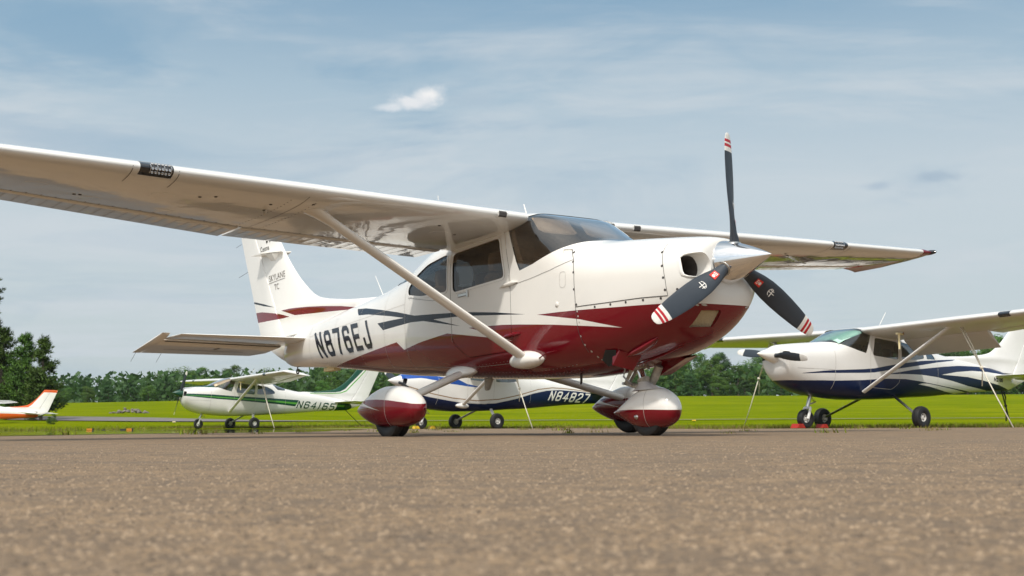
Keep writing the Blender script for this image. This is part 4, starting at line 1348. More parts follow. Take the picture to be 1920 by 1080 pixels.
    for side in (-1, 1):
        ribbon(g, [(1.66, .27), (1.60, .17), (1.565, .05), (1.556, -.1), (1.556, -.42), (1.53, -.59)], side, .005)
        ribbon(g, [(1.556, -.222), (1.197, -.228), (.867, -.232), (.64, -.242)], side, .006)
        ribbon(g, [(.70, .20), (.685, .1), (.655, -.02), (.64, -.13), (.636, -.242)], side, .004)
        ribbon(g, [(2.38, .06), (2.1, .085), (1.85, .12), (1.60, .175)], side, .003)
        ribbon(g, [(4.1, .17), (3.6, .08), (3.42, .075)], side, .003)
        ribbon(g, [(2.40, .04), (2.40, .155)], side, .004)
        studs(k, [(1.575, .063), (1.565, -.078), (1.545, -.205), (1.343, -.247), (1.182, -.246), (1.025, -.247), (.858, -.25), (.70, -.255), (.695, .10), (.667, -.012), (.658, -.103), (.652, -.197), (1.60, .155), (1.63, .24), (.50, -.26), (.55, -.205)], side, .0105)
        lo = G()
        studs(lo, [(1.54, -.26), (1.535, -.30), (1.53, -.35), (1.545, -.46), (1.53, -.53), (1.50, -.585), (1.48, -.63), (1.47, -.655)] + [(.62 - i * .025, -.322 - i * .0008) for i in range(8)], side, .008)
        studs(lo, [(s, -.60 + .006 * math.sin(s * 3)) for s in np.arange(2.05, 3.1, .055)] + [(s, -.575) for s in np.arange(2.5, 3.1, .055)], side, .003)
        c.part('cowl_rivet', lo, M['softseam'], stuff=True)
        studs(g, [(s, .165 - .012 * (j % 3)) for j, s in enumerate(np.arange(3.5, 4.1, .03))], side, .003)
    q = G(); rv = G()
    for side in (-1, 1):
        for s0 in (4.17, 4.66, 5.32, 5.98, 6.72):
            pts = [(s0, z) for z in np.linspace(float(FC[1](s0)) + .03, float(FC[0](s0)) - .03, 14)]
            ribbon(q, pts, side, .0028)
            for dz in (-.014, .014): studs(rv, [(s0 + dz, z) for z in np.arange(float(FC[1](s0)) + .05, float(FC[0](s0)) - .05, .028)], side, .0022)
        ribbon(q, [(2.42, -.60), (3.1, -.585), (4.17, -.50), (5.3, -.40), (6.7, -.24)], side, .003)
        ribbon(q, [(3.30, .12), (3.30, -.34)], side, .003); ribbon(q, [(4.17, .12), (5.3, .10), (6.7, .06)], side, .0025)
    c.part('skin_lap', q, M['lap'], stuff=True); c.part('skin_rivet', rv, M['lap'], stuff=True)
    c.part('panel_seam', g, M['seam'], stuff=True); c.part('cowl_fastener', k, M['seam'], stuff=True)
    g = G()
    for y in (-.40, -.33, -.27, .27, .33, .40):
        for s in np.arange(1.75, 6.4, .05):
            yy = y * min(1, float(FC[2](s)) / .56); g.box((s, yy, zbot(s, yy) - .0005), (.008, .008, .004))
    c.part('belly_rivet', g, M['rib'], smooth=False, stuff=True)
    for side in (-1, 1):                                               # door hardware
        d = doors[side]
        for z in (.075, -.365):
            g = G(); y = ysurf(2.42, z); g.tube([(2.28, side * (ysurf(2.28, z) + .004), z + .006), (2.34, side * (ysurf(2.34, z) + .014), z + .004), (2.46, side * (ysurf(2.46, z) + .012), z - .004), (2.54, side * (ysurf(2.54, z) + .002), z - .012)], [.006, .019, .017, .006], n=10); c.part('door_hinge', g, M['white'] if z > 0 else M['maroon'], parent=d)
        g = G(); ribbon(g, [(3.18, .085), (3.03, .088)], side, .003, out=.002); ribbon(g, [(3.18, .085), (3.175, .055)], side, .003, out=.002); ribbon(g, [(3.175, .055), (3.03, .06)], side, .003, out=.002)
        c.part('handle_recess', g, M['seam'], parent=d)
        g = G(); g.box((3.02, side * (ysurf(3.02, .075) + .006), .075), (.022, .014, .06)); g.box((3.10, side * (ysurf(3.10, .072) + .004), .072), (.13, .010, .022)); c.part('door_handle', g, M['steel'], parent=d, smooth=False)
        g = G(); g.lathe([(.001, .01), (.014, .008), (.024, .001)], (1.78, side * ysurf(1.78, -.175), -.175), (0, side, 0), n=16); c.part('static_port', g, M['white'])
        g = G(); o_ = rounded([(1.735, -.045), (1.665, -.045), (1.665, .085), (1.735, .085)], .03, 3); ribbon(g, o_ + o_[:1], side, .003); c.part('oil_door_seam', g, M['softseam'])
        g = G(); g.tube([(q, side * (ysurf(q, z) + h), z) for q, z, h in ((1.725, .255, .003), (1.73, .280, .010), (1.645, .268, .010), (1.635, .243, .003))], .004, n=6); c.part('cowl_grip', g, M['white'])
    # landing gear -----------------------------------------------------
    for side in (-1, 1):
        g = G(); g.tube([(3.34, side * .36, -.60), (3.29, side * .46, -.625), (3.05, side * 1.16, -.845), (3.01, side * 1.30, -.89)], [1, 1, .92, .85], n=18, flat=(.036, .058), up=(1, 0, 0)); o = c.part('gear_leg', g, M['white'])
        g = G(); rs = []
        for h, kk in ((-.02, 1), (.02, .97), (.055, .78), (.08, .5), (.09, .3)):
            rs.append([(3.34 + .235 * kk * math.cos(t) * (1 if math.cos(t) > 0 else 1.02), side * (.435 + h) , -.612 - h * .25 + (.075 if math.sin(t) > 0 else .055) * kk * math.sin(t) - .0) for t in np.linspace(0, 2 * math.pi, 28, endpoint=False)])
        g.rings(rs); c.part('leg_fairing', g, M['white'], parent=o)
        y0 = side * 1.37
        spear = [(3.42, -.862), (3.30, -.90), (3.02, -.968), (3.30, -.918), (3.50, -.895)]
        low = [(3.62, -.93), (3.46, -.868), (3.30, -.862), (3.10, -.868), (2.9, -.885), (2.7, -.915), (2.5, -.955), (2.5, -1.3), (3.62, -1.3)]
        pr = [(2.598, -.972, -.968, .004), (2.602, -.99, -.95, .026), (2.622, -1.03, -.90, .066), (2.68, -1.075, -.845, .102), (2.79, -1.105, -.79, .126), (2.94, -1.118, -.762, .140), (3.08, -1.115, -.757, .142), (3.25, -1.085, -.79, .132), (3.40, -1.035, -.845, .106), (3.51, -.985, -.90, .072), (3.565, -.955, -.93, .040), (3.578, -.948, -.937, .02)]
        p = ellipsoid_shell(c, 'wheel_pant', y0, pr, [M['white'], M['maroon']], [(low, 1, None), (spear, 0, None)])
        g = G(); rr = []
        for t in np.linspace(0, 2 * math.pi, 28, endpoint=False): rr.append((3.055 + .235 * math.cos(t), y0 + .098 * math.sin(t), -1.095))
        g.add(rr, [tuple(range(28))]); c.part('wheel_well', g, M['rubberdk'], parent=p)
        wheel(c, 'tyre', (3.045, y0, -1.200 - (.007 if side > 0 else 0) + .196), .205, .155, .08, M['rim'])
    pr = [(1.016, -1.072, -1.068, .004), (1.020, -1.09, -1.05, .024), (1.034, -1.13, -1.005, .06), (1.085, -1.185, -.945, .096), (1.18, -1.215, -.900, .116), (1.31, -1.222, -.884, .126), (1.44, -1.205, -.912, .121), (1.56, -1.15, -.985, .11), (1.66, -1.105, -1.035, .07), (1.74, -1.08, -1.06, .025)]
    low = [(1.76, -1.085), (1.70, -1.055), (1.56, -1.055), (1.40, -1.058), (1.2, -1.068), (.96, -1.085), (.96, -1.4), (1.76, -1.4)]
    p = ellipsoid_shell(c, 'wheel_pant', 0, pr, [M['white'], M['maroon']], [(low, 1, None)])
    g = G(); g.lathe([(.001, .02), (.012, .016), (.02, 0)], (1.37, -.118, -1.118), (0, -1, 0), n=14); c.part('axle_cap', g, M['steel'], parent=p); g = G(); g.lathe([(.001, .02), (.012, .016), (.02, 0)], (1.37, .118, -1.118), (0, 1, 0), n=14); c.part('axle_cap', g, M['steel'], parent=p)
    wheel(c, 'tyre', (1.325, 0, -1.276 + .182), .190, .145, .075, M['rim'])
    g = G(); ax = Vector((1.437, 0, -.70)); bx = Vector((1.345, 0, -.93)); d = (bx - ax).normalized()
    g.lathe([(.03, -.02), (.055, -.015), (.06, .01), (.085, .014), (.088, .03), (.062, .034), (.055, .05), (.045, .055)], ax - d * .02, d, n=24)
    for kq in range(6):
        t = kq * math.pi / 3; q = ax + Vector((.075 * math.cos(t), .075 * math.sin(t), 0)) + d * .0; g.lathe([(.012, -.012), (.012, .03), (.001, .03)], q, d, n=6)
    ng = c.part('nose_gear_collar', g, M['grime_metal'])
    g = G(); g.lathe([(.031, 0), (.031, .10)], ax + d * .03, d, n=24); c.part('oleo_strut', g, M['chrome'], parent=ng)
    g = G(); g.lathe([(.034, 0), (.052, .004), (.052, .02), (.044, .024), (.044, .05), (.05, .055), (.05, .09)], ax + d * .115, d, n=24); c.part('lower_collar', g, M['grime_metal'], parent=ng)
    for y in (-.032, .032):
        g = G(); g.tube([ax + d * .02 + Vector((.05, y, 0)), (1.585, y * .6, -.835)], [.022, .015], n=8, flat=(.5, 1), up=(1, 0, 0)); g.tube([(1.585, y * .6, -.835), bx + Vector((.045, y, .045))], [.015, .02], n=8, flat=(.5, 1), up=(0, 0, 1)); c.part('torque_link', g, M['grime_metal'], parent=ng)
    g = G(); g.lathe([(.012, -.05), (.012, .05)], (1.585, 0, -.835), (0, 1, 0), n=10); g.tube([ax + Vector((.09, -.05, .03)), (1.55, -.07, -.78), (1.47, -.05, -.86)], .008, n=6); c.part('link_pin', g, M['steel'], parent=ng)
    g = G(); rs = []
    for z, a_, b_, s0 in ((-.835, .05, .045, 1.385), (-.86, .075, .055, 1.37), (-.885, .12, .075, 1.345), (-.905, .18, .10, 1.33)): rs.append([(s0 + a_ * math.cos(t), b_ * math.sin(t), z) for t in np.linspace(0, 2 * math.pi, 24, endpoint=False)])
    g.rings(rs); c.part('pant_neck', g, M['white'], parent=p)
    # cowl flaps, exhaust fairing and belly fittings
    for side in (-1, 1):
        if side < 0: hinge, edge = ((1.235, -.385, -.600), (1.135, -.255, -.652)), ((1.325, -.385, -.708), (1.235, -.255, -.758))
        else: hinge, edge = ((1.03, .13, -.672), (1.03, .27, -.648)), ((1.34, .13, -.79), (1.34, .27, -.775))
        g = G(); v = list(hinge) + [edge[1], edge[0]]; g.add(v, [(0, 1, 2, 3)]); g.add([(a + .012, b, z + .012) for a, b, z in v], [(3, 2, 1, 0)])
        for h, e in zip(hinge, edge):                                  # cheeks of the open flap
            q = [h, e, (e[0] + (.0 if side < 0 else -.02), e[1], h[2] + .03)]; g.add(q + [(a, b + .006, z) for a, b, z in q], [(0, 1, 2), (3, 5, 4), (0, 3, 4, 1), (1, 4, 5, 2)])
        g.add([edge[0], edge[1], (edge[1][0] + .012, edge[1][1], edge[1][2] + .012), (edge[0][0] + .012, edge[0][1], edge[0][2] + .012)], [(0, 1, 2, 3)])
        c.part('cowl_flap', g, M['maroon'], smooth=False)
        g = G()
        if side < 0: g.add([(1.26, -.40, -.592), (1.36, -.425, -.585), (1.43, -.40, -.66), (1.40, -.36, -.715), (1.32, -.36, -.700)], [(0, 1, 2, 3, 4)])
        else: g.add([(1.325, .13, -.68), (1.325, .27, -.66), (1.345, .27, -.772), (1.345, .13, -.787)], [(0, 1, 2, 3)])
        c.part('flap_shade_sheet', g, M['rubberdk'], smooth=False)  # flat black sheet painted for the shade behind the cowl flap
    g = G(); rs = []
    for s, z, w, h in ((.85, -.540, .008, .004), (.92, -.575, .035, .020), (1.02, -.612, .045, .028), (1.14, -.642, .040, .026), (1.24, -.660, .012, .006)):
        rs.append([(s, -.315 + w * math.cos(t), z + .015 + h * math.sin(t)) for t in np.linspace(0, 2 * math.pi, 20, endpoint=False)])
    g.rings(rs); c.part('exhaust_fairing', g, M['maroon'])
    g = G(); g.tube([(.78, -.13, -.598), (.98, -.15, -.652), (1.2, -.16, -.695), (1.38, -.15, -.716)], [.002, .007, .008, .004], n=8); c.part('cowl_strake', g, M['maroon'])
    g = G(); g.tube([(1.30, .10, -.71), (1.36, .10, -.80), (1.40, .10, -.84)], .035, n=18); c.part('exhaust_pipe', g, M['grime_metal'])
    g = G(); g.tube([(1.95, -.18, -.73), (1.955, -.18, -.80), (1.965, -.18, -.815)], [.012, .010, .006], n=8); c.part('fuel_drain', g, M['black'])
    g = G(); rs = [[(s + a_ * math.cos(t), .0 + b_ * math.sin(t), z) for t in np.linspace(0, 2 * math.pi, 16, endpoint=False)] for z, a_, b_, s in ((-.64, .085, .02, 3.50), (-.70, .06, .015, 3.52), (-.755, .045, .01, 3.54), (-.765, .02, .006, 3.54))]
    g.rings(rs); c.part('belly_antenna', g, M['grime_metal'])
    g = G(); g.box((6.55, 0, -.325), (.24, .09, .04)); c.part('tail_antenna', g, M['bone'], angle=20)
    g = G(); g.lathe([(.022, -.006), (.034, -.006), (.034, .006), (.022, .006), (.022, -.006)], (7.40, 0, -.285), (0, 1, 0), n=18, caps=False); g.tube([(7.40, 0, -.22), (7.40, 0, -.255)], .008, n=6); c.part('tail_tie_down_ring', g, M['seam'])
    g = G(); g.tube([(2.13, -.52, -.605), (1.93, -.56, -.56), (1.80, -.565, -.555)], [.006, .005, .003], n=6); c.part('drain_mast', g, M['maroon'])
    for a, b, r_ in (((5.37, 0, .36), (5.54, 0, .62), .005), ((4.20, .0, .56), (4.27, .0, 1.27), .006), ((2.80, 0, .74), (2.86, 0, .915), .008), ((3.45, .5, .72), (3.7, .55, 1.02), .004)):
        g = G(); g.tube([a, b], [r_, r_ * .6], n=6); c.part('whip_antenna', g, M['ivory'])
    g = G(); rs = [[(s + a_ * math.cos(t), b_ * math.sin(t), z) for t in np.linspace(0, 2 * math.pi, 16, endpoint=False)] for z, a_, b_, s in ((.73, .11, .02, 3.2), (.80, .08, .015, 3.24), (.87, .05, .01, 3.28))]
    g.rings(rs); c.part('roof_antenna', g, M['ivory'])
    sp = spinner(c, M['chrome'])
    g = G(); g.lathe([(.05, .455), (.178, .456), (.178, .47), (.05, .471)], (0, 0, 0), (1, 0, 0), n=40); c.part('spinner_backplate', g, M['steel'], parent=sp)
    g = G()
    for kq in range(18):
        t = kq * math.pi / 9; g.lathe([(.006, 0), (.006, .004), (.001, .005)], (.435, .1745 * math.cos(t), .1745 * math.sin(t)), (-.2, math.cos(t), math.sin(t)), n=6)
    c.part('spinner_screw', g, M['seam'], parent=sp, stuff=True)
    for kq in range(3):
        g = G(); an = -.0259 + kq * 2 * math.pi / 3; rad = Vector((0, -math.sin(an), math.cos(an)))
        g.lathe([(.060, .0), (.060, .012), (.050, .016), (.050, 0)], Vector((.335, 0, 0)) + rad * .128, rad, n=22)
        c.part('blade_collar', g, M['steel'], parent=sp)
    propeller(c, 3, .335, -.0259, [M['blade'], M['tipwhite'], M['tipred']], .845, True)
    return c


MAIN = build_main()

# ---------------------------------------------------------------- the parked aeroplanes behind
S172 = [(-.034, 0), (.46, .42), (1.328, 1.05), (2.17, 2.0), (3.034, 2.78), (8.4, 8.02)]
S210 = [(-.034, -.13), (.46, .38), (1.328, 1.15), (2.17, 2.19), (3.034, 2.98), (8.4, 8.3)]


def bare_gear(c, gm, drop=0., main_r=.22, nose_r=.185, legw=.05):
    for side in (-1, 1):
        y1 = 1.25 if drop == 0 else 1.30
        zc = -1.205 - drop + main_r
        g = G(); g.tube([(3.34, side * .34, -.60), (3.28, side * .48, -.66), (3.06, side * (y1 - .14), zc + .06), (3.034, side * (y1 - .05), zc)], [1, 1, .85, .75], n=12, flat=(.022, legw), up=(1, 0, 0)); o = c.part('gear_leg', g, gm)
        t = wheel(c, 'tyre', (3.034, side * y1, zc), main_r, .165, .082, M['rim'])
        g = G(); g.box((3.034, side * (y1 - .085), zc + .02), (.10, .03, .12)); c.part('brake_caliper', g, M['grime_metal'], parent=o)
    zc = -1.285 - drop + nose_r
    t = wheel(c, 'tyre', (1.328, 0, zc), nose_r, .13, .075, M['rim'])
    g = G(); g.tube([(1.46, 0, -.66), (1.39, 0, zc + nose_r + .05)], .032, n=12); o = c.part('nose_gear_strut', g, M['steel'])
    g = G()
    g.tube([(1.395, -.085, zc + nose_r + .03), (1.385, .085, zc + nose_r + .03)], .03, n=8)
    for s in (-1, 1): g.tube([(1.39, s * .08, zc + nose_r + .03), (1.355, s * .09, zc + .09), (1.328, s * .09, zc)], [.022, .026, .03], n=8)
    c.part('nose_fork', g, M['white_old'], parent=o)
    g = G()
    for s in (-.02, .02): g.tube([(1.44, s, -.72), (1.56, s, -.84), (1.41, s, zc + nose_r + .10)], .012, n=6)
    c.part('torque_link', g, M['grime_metal'], parent=o)


def tow_bits(c, white, tipmat):
    pass


def background_plane(label, pose, smap, mats, livery, fin_liv, glassm, windm, spin, blades, tipm, an0, nb, drop, text, legmat, third=False, seatm='greyleather', wingm=None, strutm=None, group='parked aeroplanes behind the red and white one', cuff=False, blade_tipr=.86, stripes=False, flap=0.):
    c = Craft('aeroplane', label, pose, smap, group)
    F, _ = fuselage(c, mats, livery, False, glassm, windm, third)
    fr = lambda P: P[:, 0].mean() < .66
    for side in (-1, 1):
        ol = [(y * -side, z) for y, z in rounded([(-.37, -.10), (-.37, .07), (-.22, .07), (-.20, -.08)], .05, 3)]
        I, F = carve(F, ol, (1, 2), fr)
        sf = [max(front_s(y, z), .404) for y, z in ol]; cy_, cz_ = sum(p[0] for p in ol) / len(ol), sum(p[1] for p in ol) / len(ol)
        g = G(); g.rings([[(s, y, z) for s, (y, z) in zip(sf, ol)], [(.62, cy_ + (y - cy_) * .85, cz_ + (z - cz_) * .85) for y, z in ol]], cap=False); g.add([(.62, cy_ + (y - cy_) * .85, cz_ + (z - cz_) * .85) for y, z in ol], [tuple(range(len(ol)))], 0)
        c.part('cooling_inlet', g, M['dash'])
    c.shell('fuselage', F, mats)
    interior(c, M['liner'], M[seatm], False, third)
    g = G()
    for side in (-1, 1):
        ribbon(g, [(1.56, .15), (1.55, -.42), (1.53, -.6)], side, .008, out=.002); ribbon(g, [(1.556, -.222), (1.2, -.228), (.64, -.242)], side, .007, out=.002)
        ribbon(g, DOOR + DOOR[:1], side, .008, out=.002); ribbon(g, [(4.6, .3), (4.6, -.4)], side, .006, out=.002)
    c.part('panel_seam', g, M['softseam'], stuff=True)
    wm = wingm or M['white_old']
    for side in (-1, 1):
        w = wing(c, side, [wm, mats[0]], tipm, False, M['lens'], vents=False, flap=flap)
        strut(c, side, strutm or mats[0], False, cuff=cuff)
        g = G(); d = (Vector((2.545, side * 2.37, .605)) - Vector((2.25, side * .50, -.60))).normalized(); b = Vector((2.545, side * 2.37, .605))
        g.tube([b - d * .08, b, b + d * .08], [1, 1.5, 2.2], n=14, flat=(.031, .067), up=(1, 0, 0)); c.part('strut_cuff', g, strutm or mats[0])
    tail(c, mats, fin_liv, False, stabmat=mats[0])
    bare_gear(c, legmat, drop)
    spinner(c, spin, base=.46, rad=.17)
    propeller(c, nb, .335, an0, [blades, M['tipwhite'], M['tipwhite']], blade_tipr, False, .97, stripes)
    for (body, s0, z0, w, h, mat, shear, bold) in text:
        for side in (1, -1):
            if body == 'N210S': lettering(c, 'registration_letters', body, side, s0 if side > 0 else s0 + w, z0, w, h, mat, bold=bold, shear=shear, spacing=1.05, out=.004, maxlen=.06)
            else: registration(c, body, side, s0 if side > 0 else s0 + w, z0, w, h, mat, t=bold, shear=shear)
    g = G(); g.tube([(3.1, .15, .74), (3.35, .15, 1.12)], .006, n=5); c.part('whip_antenna', g, M['ivory'])
    return c


# green and white, far left
sl = lambda pts_t, pts_b: pts_t + pts_b[::-1]
bt = [(.40, -.012), (1.63, .011), (2.52, .004), (4.23, .026), (5.20, .031)]
bb = [(.40, -.105), (1.79, -.145), (2.76, -.151), (4.25, -.186), (5.06, -.222)]
lt_ = [(.40, -.04), (1.94, -.035), (4.23, -.03), (5.17, -.048)]
lb_ = [(.40, -.085), (1.94, -.105), (4.24, -.125), (5.10, -.15)]
mid = lambda a, b, k: [(p[0], p[1] * (1 - k) + q[1] * k) for p, q in zip(a, b)]
GREEN_LIV = [([(.40, .20), (.57, .237), (1.2, .262), (1.74, .284), (1.84, .303), (1.7, .6), (.4, .6)], 1, 0), (sl(bt, bb), 1, 0), (sl([(p[0], p[1] - .026) for p in lt_], [(p[0], p[1] + .012) for p in lb_]), 2, 0),
             ([(7.02, .041), (7.8, .035), (7.8, -.27), (6.90, -.268)], 1, 0), ([(7.0, -.03), (7.35, -.03), (7.3, -.11), (6.96, -.11)], 2, 0), ([(4.95, .44), (6.0, .318), (7.1, .25), (7.1, .6), (4.95, .6)], 1, 0)]
GREEN_FIN = [([(5.0, .40), (6.0, .385), (6.9, .46), (7.13, .50), (7.35, .62), (7.55, .83), (7.86, 1.14), (8.2, 1.50), (8.3, 1.7), (7.5, 1.7), (6.5, .9), (4.9, .5)], 1), ([(5.8, .335), (6.8, .395), (7.15, .43), (7.42, .53), (7.62, .74), (7.95, 1.08), (8.28, 1.45), (8.26, 1.48), (7.93, 1.12), (7.6, .78), (7.40, .57), (7.13, .465), (6.8, .425), (5.8, .36)], 2)]
GREEN = background_plane('white aeroplane with green spinner and green stripes lettered N64165, parked on the left', (-12.6158, 45.224, 1.345, 3.7254, .058, 0), S172,
                         [M['white_old'], M['green'], M['lime']], GREEN_LIV, GREEN_FIN, M['gglass'], M['tanwind'], M['green'], M['blade'], M['white_old'], -.62, 2, 0.,
                         [('N64165', 5.10, -.275, 1.72, .285, M['green'], .36, .046)], M['white_old'], wingm=M['white_old'])
# blue bellied, in the middle behind the red and white one
nt = [(.38, -.20), (.8, -.30), (1.12, -.378), (1.73, -.458), (2.2, -.509), (2.8, -.512), (3.38, -.463), (4.07, -.30), (4.7, -.105), (5.2, .008), (5.7, .056), (6.35, .059), (6.9, .044), (7.75, -.01)]
tn = [(.38, -.11), (.9, -.21), (1.446, -.304), (1.95, -.38), (2.72, -.412), (3.46, -.333), (3.9, -.235), (4.265, -.143), (4.88, .037), (5.4, .118), (5.84, .128), (6.3, .115), (7.0, .08)]
BLUE_LIV = [(nt + [(7.75, -1), (.38, -1)], 1, 0), (tn + [(p[0], p[1] - .03) for p in tn[::-1]], 2, 0), ([(.38, .19), (.99, .175), (1.3, .19), (1.705, .165), (2.06, .132), (2.356, .023), (2.9, -.045), (2.923, -.051), (2.39, -.045), (1.836, -.004), (1.564, .05), (1.2, .09), (.99, .10), (.38, .05)], 3, 0)]
BLUE = background_plane('white aeroplane with blue belly lettered N84827, seen beneath the red and white one', (-3.4257, 33.3983, 1.322, 3.6637, .052, 0), S172,
                        [M['white_old'], M['blue'], M['tanline'], M['royal']], BLUE_LIV, [], M['gglass'], M['gglass'], M['white_old'], M['blade'], M['white_old'], 1.25, 2, 0.,
                        [('N84827', 5.255, -.268, 1.52, .285, M['white'], .45, .046)], M['white_old'], cuff=True)
# navy and white with swooshes, right edge
A1 = [(.30, -.485), (.81, -.472), (1.58, -.43), (2.52, -.333), (2.94, -.293), (3.48, -.263), (3.89, -.274), (4.28, -.288), (4.67, -.306), (5.2, -.324), (5.86, -.345), (6.67, -.365), (7.0, -.33), (7.0, -1.2), (.3, -1.2)]
B1 = [(2.75, -.199), (3.08, -.174), (3.73, -.054), (4.27, .02), (4.87, .10), (5.45, .166), (6.17, .208), (6.95, .232), (7.4, .205), (7.75, .17), (7.75, -.36), (7.0, -.33), (6.996, -.31), (6.49, -.277), (5.8, -.243), (5.16, -.181), (4.56, -.144), (3.99, -.138), (3.48, -.16), (3.04, -.196)]
W3 = [(4.746, -.081), (5.31, .02), (5.93, .094), (6.56, .117), (7.3, .106), (7.75, .09), (7.75, -.26), (7.65, -.237), (7.0, -.141), (6.37, -.084), (5.76, -.054), (5.15, -.067)]
W2 = [(3.9, -.341), (4.05, -.31), (4.23, -.302), (4.9, -.33), (5.6, -.362), (6.28, -.385), (6.6, -.395), (6.4, -.46), (5.94, -.437), (4.98, -.413), (4.3, -.356)]
L1 = [(.746, -.338), (1.565, -.226), (2.517, -.112), (3.245, .025), (4.0, .148), (4.72, .227), (5.5, .31), (5.3, .262), (4.6, .166), (3.99, .059), (3.245, -.071), (2.516, -.196), (1.6, -.28), (.829, -.34)]
NAVYP = background_plane('white aeroplane with navy belly and swooshes lettered N210S, parked at right with green sunshade', (4.815, 23.476, 1.427, 3.6964, .055, 0), S210,
                         [M['white_old'], M['blue'], M['white']], [(A1, 1, 0), (B1, 1, 0), (W3, 2, 0), (W2, 2, 0), (L1, 1, 0)], [], M['gglass'], M['ggwind'], M['white'], M['blade'], M['white_old'], 1.45, 2, .085,
                         [('N210S', 6.78, -.07, .36, .09, M['navy'], .1, .04)], M['steel'], third=True, flap=33., blade_tipr=.80)
# orange and white, only the tail is in the picture
OR_LIV = [([(.4, -.02), (5.18, -.05), (6.1, -.031), (7.75, -.02), (7.75, -.21), (6.88, -.361), (6.0, -.41), (5.16, -.416), (.4, -.40)], 1, 0), ([(4.9, .43), (6.0, .31), (7.1, .24), (7.1, .6), (4.9, .6)], 1, 0)]
OR_FIN = [([(4.9, .40), (6.0, .375), (6.85, .42), (7.0, .44), (7.2, .58), (7.87, 1.34), (8.0, 1.46), (8.9, 1.46), (8.9, 1.7), (7.5, 1.7), (6.5, .9), (4.9, .5)], 1)]
ORANGE = background_plane('white aeroplane with orange stripe and fin edge, only its tail in view', (-38.697, 81.68, 1.32, 3.0395, .05, 0), S172,
                          [M['white_old'], M['orange'], M['white']], OR_LIV, OR_FIN, M['gglass'], M['gglass'], M['white_old'], M['blade'], M['white_old'], .9, 2, 0., [], M['white_old'])


# ---------------------------------------------------------------- sunshades, covers, chocks, ropes
def sheet(name, c, pts, mat, label, cat):
    """crumpled sunshade standing behind a windshield: rows of (s, y, z)"""
    r = random.Random(4); v = []; n = len(pts[0])
    for row in pts:
        for p in row: v.append(c.world((p[0] + r.uniform(-.015, .015), p[1], p[2] + r.uniform(-.012, .012))))
    f = [(i * n + j, i * n + j + 1, (i + 1) * n + j + 1, (i + 1) * n + j) for i in range(len(pts) - 1) for j in range(n - 1)]
    o = mesh_obj(name, v, f, mat); m = o.modifiers.new('thick', 'SOLIDIFY'); m.thickness = .006
    return tag(o, label, cat)


def wind_rows(k, z0, n=11, m=6):
    rows = []
    for i in range(m):
        s = 1.66 + (2.20 - 1.66) * i / (m - 1); zt = float(FC[0](s)); rows.append([])
        for j in range(n):
            t = math.radians(18 + 144 * j / (n - 1)); r_ = section(s, 60)
            y = .90 * float(FC[2](s)) * math.cos(t); z = max(z0 + .18 * (s - 1.66), zt * .955 - .10 * abs(math.cos(t)) ** 4)
            rows[-1].append((s + .03, y, z))
    return rows


sheet('sunshade', NAVYP, wind_rows(0, .25), M['cover'], 'crumpled pale green sunshade behind the windshield of the navy bellied aeroplane', 'sunshade')
sheet('sunshade', GREEN, wind_rows(0, .24), M['tancover'], 'cream sunshade behind the windshield of the green striped aeroplane', 'sunshade')


def rope(c, top, foot, label, mat, group, twin=True, r=.011, tail_=True):
    a = c.world(top); b = c.world(foot); b.z = max(0., float(ground_h(b.x, b.y))) + .0
    g = G(); k = a.lerp(b, .42); off = Vector((.06, 0, 0))
    if twin:
        g.tube([a, a.lerp(b, .2) + Vector((0, 0, -.005)), k], r, n=6); g.tube([a + off * .7, a.lerp(b, .2) + off * .8, k], r, n=6)
        g.lathe([(.001, -.03), (.03, -.02), (.034, .0), (.028, .025), (.001, .03)], k, (b - a).normalized(), n=8)
        if tail_: g.tube([k, k + Vector((.01, 0, -.12)), k + Vector((-.005, 0, -.34))], r, n=6)
    g.tube([k if twin else a, k.lerp(b, .5) + Vector((0, 0, -.02)), b], r, n=6)
    o = mesh_obj('tie_down_rope', g.v, g.f, mat, smooth=True); tag(o, label, 'rope', group); return o


RG = 'tie-down ropes of the parked aeroplanes'
rope(NAVYP, (2.62, 2.52, .60), (2.75, 3.55, -1.3), 'pale doubled rope with knots from the right-hand wing strut of the navy bellied aeroplane', M['rope'], RG)
rope(NAVYP, (2.62, -2.52, .60), (2.7, -3.4, -1.3), 'pale doubled rope under the far wing of the navy bellied aeroplane, left of its propeller', M['rope'], RG)
rope(GREEN, (2.62, 2.52, .60), (2.9, 3.55, -1.3), 'pale straight rope from the strut of the green striped aeroplane to the ground', M['rope'], RG, r=.014)
rope(BLUE, (2.62, 2.52, .60), (2.9, 3.4, -1.3), 'white knotted rope hanging before the blue belly of the middle aeroplane', M['rope'], RG, r=.013)
rope(GREEN, (7.45, 0, -.22), (8.2, .2, -1.3), 'thin dark rope under the tail of the green striped aeroplane', M['darkrope'], RG, twin=False, r=.014)
rope(NAVYP, (7.3, 0, -.24), (7.5, .1, -1.3), 'dark chain under the tail of the navy bellied aeroplane at the right edge', M['darkrope'], RG, r=.016)


def chock(c, s, y, mat, label, dim=(.22, .16, .12)):
    p = c.world((s, y, 0)); z = float(ground_h(p.x, p.y)); z = max(z - .03, 0)
    g = G(); x, w, h = dim; v = []
    for yy in (-w, w): v += [(-x, yy, 0), (x, yy, 0), (x * .55, yy, h), (-x * .4, yy, h)]
    g.add(v, [(0, 1, 2, 3), (4, 7, 6, 5), (0, 4, 5, 1), (1, 5, 6, 2), (2, 6, 7, 3), (3, 7, 4, 0)])
    o = mesh_obj('wheel_chock', g.v, g.f, mat, smooth=False); o.location = (p.x, p.y, 0); o.rotation_euler.z = c.root.rotation_euler.z
    tag(o, label, 'chock'); o['group'] = 'wheel chocks'; return o


